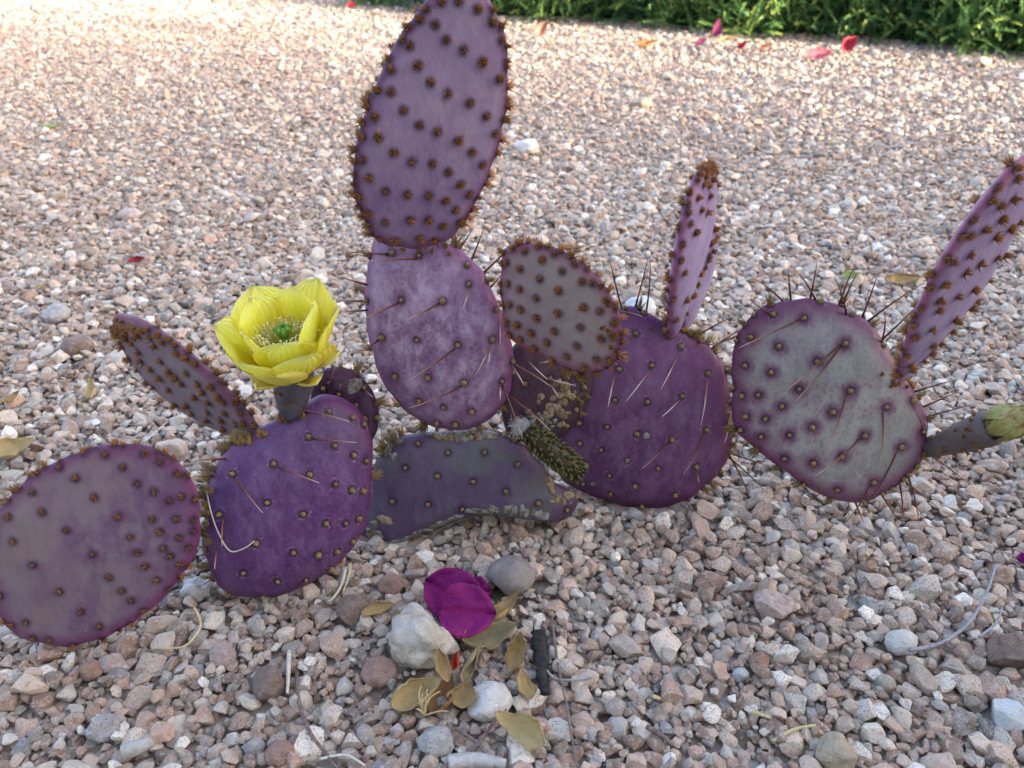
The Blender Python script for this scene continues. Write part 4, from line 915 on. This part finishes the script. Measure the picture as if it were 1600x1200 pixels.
leaf('dry_leaf', 690, 1040, 44, 24, 1.9, 'dry', 'narrow tan leaf tucked under the cream rock', 'leaf', .3, .7, .006, .2, 5)
leaf('dry_leaf', 652, 1082, 66, 44, .5, 'dry_pale', 'large pale creased leaf beside the straw tuft', 'leaf', .5, .8, .007, .5, 6)
leaf('dry_leaf', 690, 1088, 52, 44, 1.2, 'dry_brown', 'brown crumpled leaf behind the straw tuft', 'leaf', .4, .8, .002, .1, 7)
leaf('dry_leaf', 812, 1138, 66, 48, 2.6, 'dry_pale', 'pale yellow leaf lying beneath the dark twig crossing', 'leaf', .5, .7, .006, .45, 8)
leaf('dry_leaf', 820, 1070, 36, 36, 1.9, 'dry', 'small tan leaf against the foot of the black strip', 'leaf', .4, .8, .004, .3, 9)
leaf('dry_leaf', 590, 952, 46, 24, .3, 'dry', 'thin yellow leaf scrap above the cream rock', 'leaf', .3, .6, .004, .2, 10)
leaf('dry_leaf', 726, 1088, 30, 40, 1.5, 'dry', 'tan leaf wedged against the white oblong stone', 'leaf', .4, .6, .003, .2, 11)
leaf('red_scrap', 712, 1034, 30, 22, 1.4, 'redscrap', 'crumpled orange red scrap at the foot of the cream rock', 'leaf', .6, 1.0, .006, .4, 12)
leaf('dry_leaf', 24, 700, 50, 40, .6, 'dry_pale', 'pale cream leaf on the gravel behind the dusky pad', 'leaf', .4, .7, .006, .3, 13)
leaf('dry_leaf', 140, 610, 38, 26, 1.8, 'dry_pale', 'twisted pale leaf on the gravel below the taupe pad', 'leaf', .6, .9, .005, .4, 14)
leaf('dry_leaf', 16, 622, 26, 18, .8, 'dry', 'ochre leaf scrap on the gravel far from the cactus base', 'leaf', .5, .9, .005, .3, 15)
leaf('red_petal', 214, 407, 22, 16, .3, 'redbract', 'small dark red petal alone on the gravel behind the flower', 'petal', .4, .8, .005, .3, 16)
leaf('dry_leaf', 1410, 437, 50, 18, .1, 'dry', 'long tan leaf on the gravel behind the mottled pad', 'leaf', .3, .6, .005, .2, 17)
leaf('green_leaf', 1330, 432, 30, 18, .4, 'greenleaf', 'small green leaf behind the spines of the mottled pad', 'leaf', .3, .6, .005, .2, 18)
leaf('dry_leaf', 895, 387, 42, 12, .1, 'dry_brown', 'brown strip of leaf behind the shield shaped pad', 'leaf', .2, .5, .004, .2, 19)
leaf('dry_leaf', 1118, 406, 22, 22, .4, 'dry_pale', 'pale yellow leaf beside the slim upright pad', 'leaf', .5, .8, .006, .3, 20)
leaf('green_leaf', 84, 196, 28, 12, .2, 'greenleaf', 'pale green leaf far out on the open gravel', 'leaf', .3, .6, .006, .2, 21)
leaf('orange_leaf', 847, 46, 28, 24, .9, 'orange', 'orange pink fallen bracts at the hedge foot beside the tall pad', 'fallen bract', .5, .9, .02, .9, 22)
leaf('pink_bract', 1279, 86, 34, 20, .2, 'pinkbract', 'bright pink bract lying on gravel in front of the hedge', 'fallen bract', .3, .6, .012, .5, 23)
leaf('red_bract', 1327, 69, 26, 22, .8, 'redbract', 'deep red bract leaning on the hedge', 'fallen bract', .3, .7, .03, .9, 24)
leaf('red_bract', 1160, 71, 16, 14, .8, 'redbract', 'small dark red bract on gravel at the hedge foot', 'fallen bract', .3, .7, .012, .7, 25)
leaf('orange_leaf', 1195, 73, 22, 14, .4, 'orange', 'small salmon leaf on gravel by the dark red bract', 'fallen bract', .3, .7, .012, .7, 26)
leaf('magenta_bract', 1120, 44, 24, 20, 1.3, 'plum', 'magenta bract caught upright in the hedge', 'fallen bract', .3, .7, .05, 1.0, 27)
leaf('magenta_bract', 1094, 66, 18, 13, .5, 'plum', 'dark magenta bract under the hedge beside the yellowish leaf', 'fallen bract', .3, .7, .012, .7, 28)
leaf('dry_leaf', 1133, 62, 30, 12, .2, 'dry', 'yellowish leaf at the hedge foot', 'leaf', .3, .6, .012, .5, 29)
leaf('red_bract', 550, 9, 14, 12, .5, 'redbract', 'tiny red bract at the thin end of the hedge', 'fallen bract', .3, .7, .012, .7, 30)
leaf('dry_leaf', 1010, 68, 34, 14, .3, 'dry_brown', 'brown dead leaf at the hedge foot', 'leaf', .4, .9, .012, .6, 31)
leaf('magenta_bract', 1598, 872, 14, 22, 1.4, 'magenta', 'magenta petal on the gravel near the grey twig', 'petal', .3, .7, .004, .3, 32)

M['twig'] = simple('dark_twig', (.14,.10,.095), (.26,.20,.18), 300, .85, .15, .0004, 900)
M['twig_grey'] = simple('grey_twig', (.24,.24,.26), (.36,.36,.38), 300, .85, .15, .0003, 900)
M['straw'] = simple('straw', (.52,.42,.20), (.62,.52,.30), 300, .7, .2)
M['straw_pale'] = simple('pale_straw', (.66,.62,.54), (.56,.50,.42), 300, .7, .2)
M['black'] = simple('black_bark', (.025,.024,.026), (.055,.05,.05), 260, .8, .2, .0012, 500)
M['wood'] = simple('weathered_wood', (.38,.36,.34), (.54,.53,.52), 120, .85, .15, .0008, 500)
def twig(name, pix, rad, mat, label, lift=.003, cat='twig', n=18):
    P = []
    for i, (x, y) in enumerate(pix):
        g = at_z(x, y, .012); z = max(gz(g.x, g.y, .012), .006)+lift; P.append(at_z(x, y, z))
    # smooth
    Q = []
    m = len(P)
    for k in range(n):
        s = k/(n-1)*(m-1); i = min(int(s), m-2); t = s-i; p0, p1, p2, p3 = P[max(i-1, 0)], P[i], P[i+1], P[min(i+2, m-1)]
        Q.append(.5*((2*p1)+(p2-p0)*t+(2*p0-5*p1+4*p2-p3)*t*t+(3*p1-p0-3*p2+p3)*t**3))
    c = sum(Q, Vector())/len(Q); c.z = min(q.z for q in Q)-rad; V, Fc, t = tube([q-c for q in Q], [rad*(.75+.25*math.sin(3*i/n+1)+.08*random.random()) for i in range(n)], 7)
    o = link(name, mesh_np(name, V, Fc, {'t': t}, True, M[mat])); o.location = c; tag(o, label, cat); return o
twig('twig', [(464, 1050), (466, 1090), (482, 1140), (515, 1185), (540, 1215)], .0011, 'twig', 'dark brown twig curving down beside the reddish pink stone')
twig('twig', [(690, 1200), (740, 1170), (770, 1130), (792, 1108)], .0010, 'twig', 'dark twig below the white oblong stone')
twig('twig', [(862, 965), (872, 1040), (885, 1100), (898, 1180), (905, 1205)], .0008, 'twig', 'long thin dark twig beside the black strip')
twig('twig', [(712, 1138), (750, 1165), (775, 1200)], .0010, 'twig', 'reddish brown twig crossing below the pale leaf')
twig('twig', [(848, 1040), (868, 1060), (900, 1062), (928, 1058)], .0008, 'twig_grey', 'bent grey twig at the black strip')
twig('twig', [(1422, 1016), (1470, 1005), (1512, 975), (1540, 930), (1556, 885)], .0011, 'twig_grey', 'curved grey twig arching beside the rounded white stone')
twig('twig', [(1430, 950), (1462, 985), (1492, 1020)], .0008, 'twig', 'thin brown twig crossing under the grey twig')
twig('twig', [(1530, 995), (1555, 975), (1566, 950)], .0008, 'twig_grey', 'short beaded grey twig by the brown rock')
twig('straw', [(304, 950), (314, 975), (300, 1000), (280, 1012), (240, 1013)], .0007, 'straw', 'curved yellow straw on gravel under the violet pad', cat='straw')
twig('straw', [(452, 1018), (451, 1045), (449, 1083)], .0013, 'straw_pale', 'straight white straw standing beside the brown pitted stone', cat='straw')
twig('straw', [(1208, 1158), (1240, 1140), (1274, 1133)], .0010, 'straw', 'tan straw leading to the blocky tan sandstone', cat='straw')
twig('straw', [(540, 890), (533, 915), (520, 935), (512, 940)], .0009, 'straw_pale', 'pale dry root at the base of the violet pad', cat='straw')
twig('straw', [(548, 880), (545, 900), (536, 925)], .0007, 'straw', 'thin tan root strand at the base of the violet pad', cat='straw')
twig('straw', [(1020, 1088), (1032, 1092)], .0012, 'straw', 'short tan straw chip near the blocky sandstone', cat='straw')
twig('straw', [(1175, 1112), (1205, 1122)], .0010, 'straw', 'short yellowish straw in the open gravel', cat='straw')
twig('straw', [(500, 1186), (540, 1180), (570, 1196)], .0008, 'straw_pale', 'pale straw arc near the dark curving twig', cat='straw')
twig('straw', [(226, 690), (260, 660)], .0005, 'straw_pale', 'fine pale straw behind the dusky pad', cat='straw')
bs = twig('black_bark_strip', [(842, 985), (846, 1020), (850, 1055), (852, 1082)], .0046, 'black', 'black charred bark strip upright beside the dry leaves', .004, 'bark', 26)
_v = np.array([v.co[:] for v in bs.data.vertices]); _v += (vnoise(_v, 260, 3)*.0012+vnoise(_v, 700, 4)*.0005)[:, None]*np.array([1, .6, .5]); _v[:, 2] = _v[:, 2]*.55+.001; bs.data.vertices.foreach_set('co', _v.astype(np.float32).ravel())
twig('wood_chip', [(700, 1192), (745, 1188), (790, 1194)], .0042, 'wood', 'bluish grey weathered wood chip under the dark twigs', .001, 'wood chip')
twig('wood_chip', [(192, 1176), (215, 1168), (240, 1158)], .0042, 'wood', 'dull grey wood chip below the lichen grey stone', .001, 'wood chip')
twig('wood_chip', [(1010, 1135), (1035, 1150), (1052, 1164)], .0014, 'twig', 'thin brown stick near the blocky sandstone', .002, 'twig')
# straw tuft
def straw_tuft():
    g = at_z(664, 1118, .014); root = bpy.data.objects.new('straw_tuft', None); COL.objects.link(root); root.location = g; root.empty_display_size = .01
    tag(root, 'tuft of dry blond rootlets standing between the pale and brown leaves', 'straw')
    for (tx, ty, lf) in ((658, 1072, .012), (668, 1076, .014), (678, 1085, .012), (654, 1090, .010), (672, 1090, .013), (688, 1080, .010), (661, 1084, .012), (700, 1112, .006), (650, 1108, .008)):
        t_ = at_z(tx, ty, .014+lf); V, Fc, t = tube([q-g for q in bez(g, (g+t_)/2+Vector((random.gauss(0, .002), 0, .004)), t_, 8)], [.0006*(1-.6*i/7) for i in range(8)], 5)
        link('strand', mesh_np('strand', V, Fc, {'t': t}, True, M['straw']), root)
straw_tuft()
def hang_root():
    pts = L_([(868,310),(885,400),(915,500),(962,580),(1020,572),(1062,542)]); P = []
    for x, y in pts: co, no, _ = hit(PADS['L2'], x, y); P.append(co+no*.0022)
    Q = []
    for k in range(26):
        w_ = k/25*(len(P)-1); i = min(int(w_), len(P)-2); t = w_-i; p0, p1, p2, p3 = P[max(i-1, 0)], P[i], P[i+1], P[min(i+2, len(P)-1)]
        Q.append(.5*((2*p1)+(p2-p0)*t+(2*p0-5*p1+4*p2-p3)*t*t+(3*p1-p0-3*p2+p3)*t**3))
    P = Q; c = P[0].copy(); V, Fc, t = tube([q-c for q in P], [.00042]*len(P), 6); o = link('dry_root', mesh_np('dry_root', V, Fc, {'t': t}, True, M['straw_pale'])); o.location = c
    tag(o, 'thin dry root curled over the face of the violet pad', 'root')
hang_root()

# ================================================================== hedge
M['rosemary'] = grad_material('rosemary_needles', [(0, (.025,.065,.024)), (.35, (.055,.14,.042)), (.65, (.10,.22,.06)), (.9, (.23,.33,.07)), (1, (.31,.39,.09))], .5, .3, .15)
M['bark'] = simple('rosemary_stem', (.12,.085,.06), (.22,.17,.12), 200, .85, .15)
M['core'] = simple('hedge_painted_shade', (.012,.022,.010), (.03,.05,.02), 60, .95, .05, .01, 80)  # near-black green, shade of the hedge's inside put into the colour
HA, HB = at_z(560, 14, 0), at_z(1600, 92, 0)
def hedge():
    rng = np.random.default_rng(21); d = HB-HA; L = d.length; u = d.normalized(); nrm = Vector((u.y, -u.x, 0))
    if nrm.y > 0: nrm = -nrm
    root = bpy.data.objects.new('hedge', None); COL.objects.link(root); root.location = HA + u*L/2; tag(root, 'low dense green needle leaved hedge edging the gravel', 'hedge')
    org = root.location
    tmpl = []
    for k in range(10):
        r_ = np.random.default_rng(300+k); n = 46; l = r_.uniform(.06, .11); V = []; Fc = []; A = []
        bend = r_.uniform(-.35, .1); tone = r_.uniform(0, .5)
        for i in range(n):
            t = (i+1)/n; x = t*l; z = bend*l*t*t; an = i*2.4; nl = r_.uniform(.007, .013)*(1.1-.5*t); tl = r_.uniform(.5, 1.0)
            dy, dz = math.cos(an), math.sin(an); dirv = np.array([math.cos(tl), dy*math.sin(tl), dz*math.sin(tl)]); side = np.cross(dirv, [1, .2, .1]); side /= np.linalg.norm(side)+1e-9
            p = np.array([x, 0, z]); w_ = .0009; b0 = len(V)
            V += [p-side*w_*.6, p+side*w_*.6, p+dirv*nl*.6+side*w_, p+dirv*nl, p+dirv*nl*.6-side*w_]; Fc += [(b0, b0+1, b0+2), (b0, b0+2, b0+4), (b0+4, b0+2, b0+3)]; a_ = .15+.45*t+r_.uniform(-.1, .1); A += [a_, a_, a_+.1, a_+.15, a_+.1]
        tmpl.append((np.array(V), np.array(Fc), np.array(A)))
    bag = Bag(); stems = []
    Ltot = L*1.9
    for k in range(6800):
        s = rng.uniform(-.02, 1)*Ltot; big = rng.random()
        zc = .02+.34*rng.random()**1.5; depth = -.02 + .10*rng.random() + .35*max(0, zc-.1)
        if s < .16: zc *= s/.16*.9+.1; depth += .05
        base = HA + u*s - nrm*(depth+.02+.03*math.sin(s*9)+.03*math.sin(s*23+1)) + Vector((0, 0, zc))
        out = nrm*rng.uniform(.2, 1.0) + u*rng.normal(0, .55) + Vector((0, 0, rng.normal(.25, .65)))
        out.normalize(); q = out.to_track_quat('X', 'Z'); m3 = np.array(q.to_matrix()); V, Fc, A = tmpl[int(rng.integers(10))]; sc = rng.uniform(.6, 1.15)
        tone = float(np.clip(rng.normal(0, .16)+(.35 if rng.random() < .16 else 0), -.3, .6))
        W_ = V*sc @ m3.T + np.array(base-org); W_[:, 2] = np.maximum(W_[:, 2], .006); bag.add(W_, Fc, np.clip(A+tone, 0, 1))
        if k % 40 == 0: stems.append((base, out))
    # the broad top, seen only from other places
    for k in range(2600):
        s = rng.uniform(0, 1)*Ltot; dp = rng.uniform(.1, .62); base = HA + u*s - nrm*dp + Vector((0, 0, .33+.03*math.sin(s*7)+.02*math.sin(s*17+dp*9)))
        out = Vector((rng.normal(0, .5), rng.normal(0, .5), 1)).normalized(); m3 = np.array(out.to_track_quat('X', 'Z').to_matrix()); V, Fc, A = tmpl[int(rng.integers(10))]
        bag.add(V*rng.uniform(.7, 1.2) @ m3.T + np.array(base-org), Fc, np.clip(A+rng.normal(.05, .12), 0, 1))
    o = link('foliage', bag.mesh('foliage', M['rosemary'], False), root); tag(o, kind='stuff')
    sb = Bag()
    for base, out in stems:
        e = base - nrm*.10; e.z = 0; V, Fc, t = tube([q-org for q in bez(e, (e+base)/2+Vector((0, 0, .04)), base+out*.03, 6)], [.003, .0027, .0024, .002, .0016, .001], 5); sb.add(V, Fc, t)
    link('stems', sb.mesh('stems', M['bark']), root)
    # dark core sheet, its colour stands in for shade inside the hedge
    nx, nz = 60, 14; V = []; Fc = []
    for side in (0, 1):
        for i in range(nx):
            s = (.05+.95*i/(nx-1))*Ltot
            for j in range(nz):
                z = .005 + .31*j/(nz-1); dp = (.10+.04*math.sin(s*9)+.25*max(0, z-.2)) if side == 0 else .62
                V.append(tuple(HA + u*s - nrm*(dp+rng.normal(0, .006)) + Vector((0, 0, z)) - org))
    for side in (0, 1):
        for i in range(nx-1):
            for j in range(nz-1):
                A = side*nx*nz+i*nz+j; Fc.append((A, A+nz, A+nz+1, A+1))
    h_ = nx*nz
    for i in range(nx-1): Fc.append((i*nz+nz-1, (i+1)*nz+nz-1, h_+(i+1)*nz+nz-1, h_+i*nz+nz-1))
    link('shade_core', mesh_np('shade_core', V, Fc, None, True, M['core']), root)
hedge()

# ================================================================== added unseen wall and leaf screen, placed to shade the cactus (behind and right of the camera)
M['shade_leaf'] = simple('shade_shrub_leaf', (.05,.09,.03), (.09,.14,.045), 8, .55, .3)
def shade_shrub():  # added out of view to thin and dapple the low sun
    rng = np.random.default_rng(77); org = Vector((3.15, .0, 0)); root = bpy.data.objects.new('shade_shrub', None); COL.objects.link(root); root.location = org
    tag(root, 'added unseen loose leaves dappling the sun beyond the wall', 'shade_shrub'); bag = Bag(); N = 11500
    y = rng.beta(1.0, 1.25, N)*4.2 - .3; x = rng.normal(0, .22, N); z = .05+1.05*rng.random(N)
    keep = np.ones(N, bool)
    for k in range(60):
        c = np.array([0, rng.uniform(.2, 3.8), rng.uniform(.1, .9)]); rr = rng.uniform(.05, .13)
        keep &= ((y-c[1])**2 + (z-c[2])**2 > rr**2)
    for i in np.where(keep)[0]:
        d = Vector(rng.normal(size=3)).normalized(); e = d.orthogonal().normalized(); l, w_ = rng.uniform(.03, .06), rng.uniform(.014, .024); o = Vector((x[i], y[i], z[i])); n = d.cross(e)*.006
        bag.add([tuple(o), tuple(o+d*l*.5+e*w_+n), tuple(o+d*l), tuple(o+d*l*.5-e*w_+n)], [(0, 1, 2), (0, 2, 3)])
    f = link('foliage', bag.mesh('foliage', M['shade_leaf']), root); tag(f, kind='stuff')
    for k in range(10):
        yy = -.1+k*.4; V, Fc, t = tube(bez((0, yy*.9, 0), (rng.normal(0, .1), yy*.95, .5), (rng.normal(0, .2), yy, rng.uniform(.7, 1.0)), 9), [.016*(1-.08*i) for i in range(9)], 7)
        link('stem', mesh_np('stem', V, Fc, {'t': t}, True, M['bark']), root)
shade_shrub()
M['stucco'] = simple('stucco', (.52,.44,.36), (.60,.52,.43), 6, .9, .15, .002, 60)
def wall():  # added out of view to block the sun and the low sky
    b = bmesh.new(); x0, x1, y0, y1, h = 3.0, 3.22, -7.0, -.15, 2.6
    for (a0, a1, c0, c1, z0, z1) in ((x0, x1, y0, y1, 0, h), (x0-.04, x1+.04, y0-.04, y1+.04, h, h+.08), (-6., x0-.002, -1.72, -1.5, 0, h-.01), (-6.04, x0-.045, -1.76, -1.46, h-.01, h+.07)):
        r_ = bmesh.ops.create_cube(b, size=1)
        for v in r_['verts']: v.co = ((a0+a1)/2+v.co.x*(a1-a0), (c0+c1)/2+v.co.y*(c1-c0), (z0+z1)/2+v.co.z*(z1-z0))
    bmesh.ops.bevel(b, geom=b.edges[:], offset=.012, segments=2, affect='EDGES'); me = bpy.data.meshes.new('shade_wall'); b.to_mesh(me); b.free()
    o = link('shade_wall', me, None, M['stucco']); tag(o, 'added unseen tan stucco wall blocking the sun and low sky', 'wall')
wall()
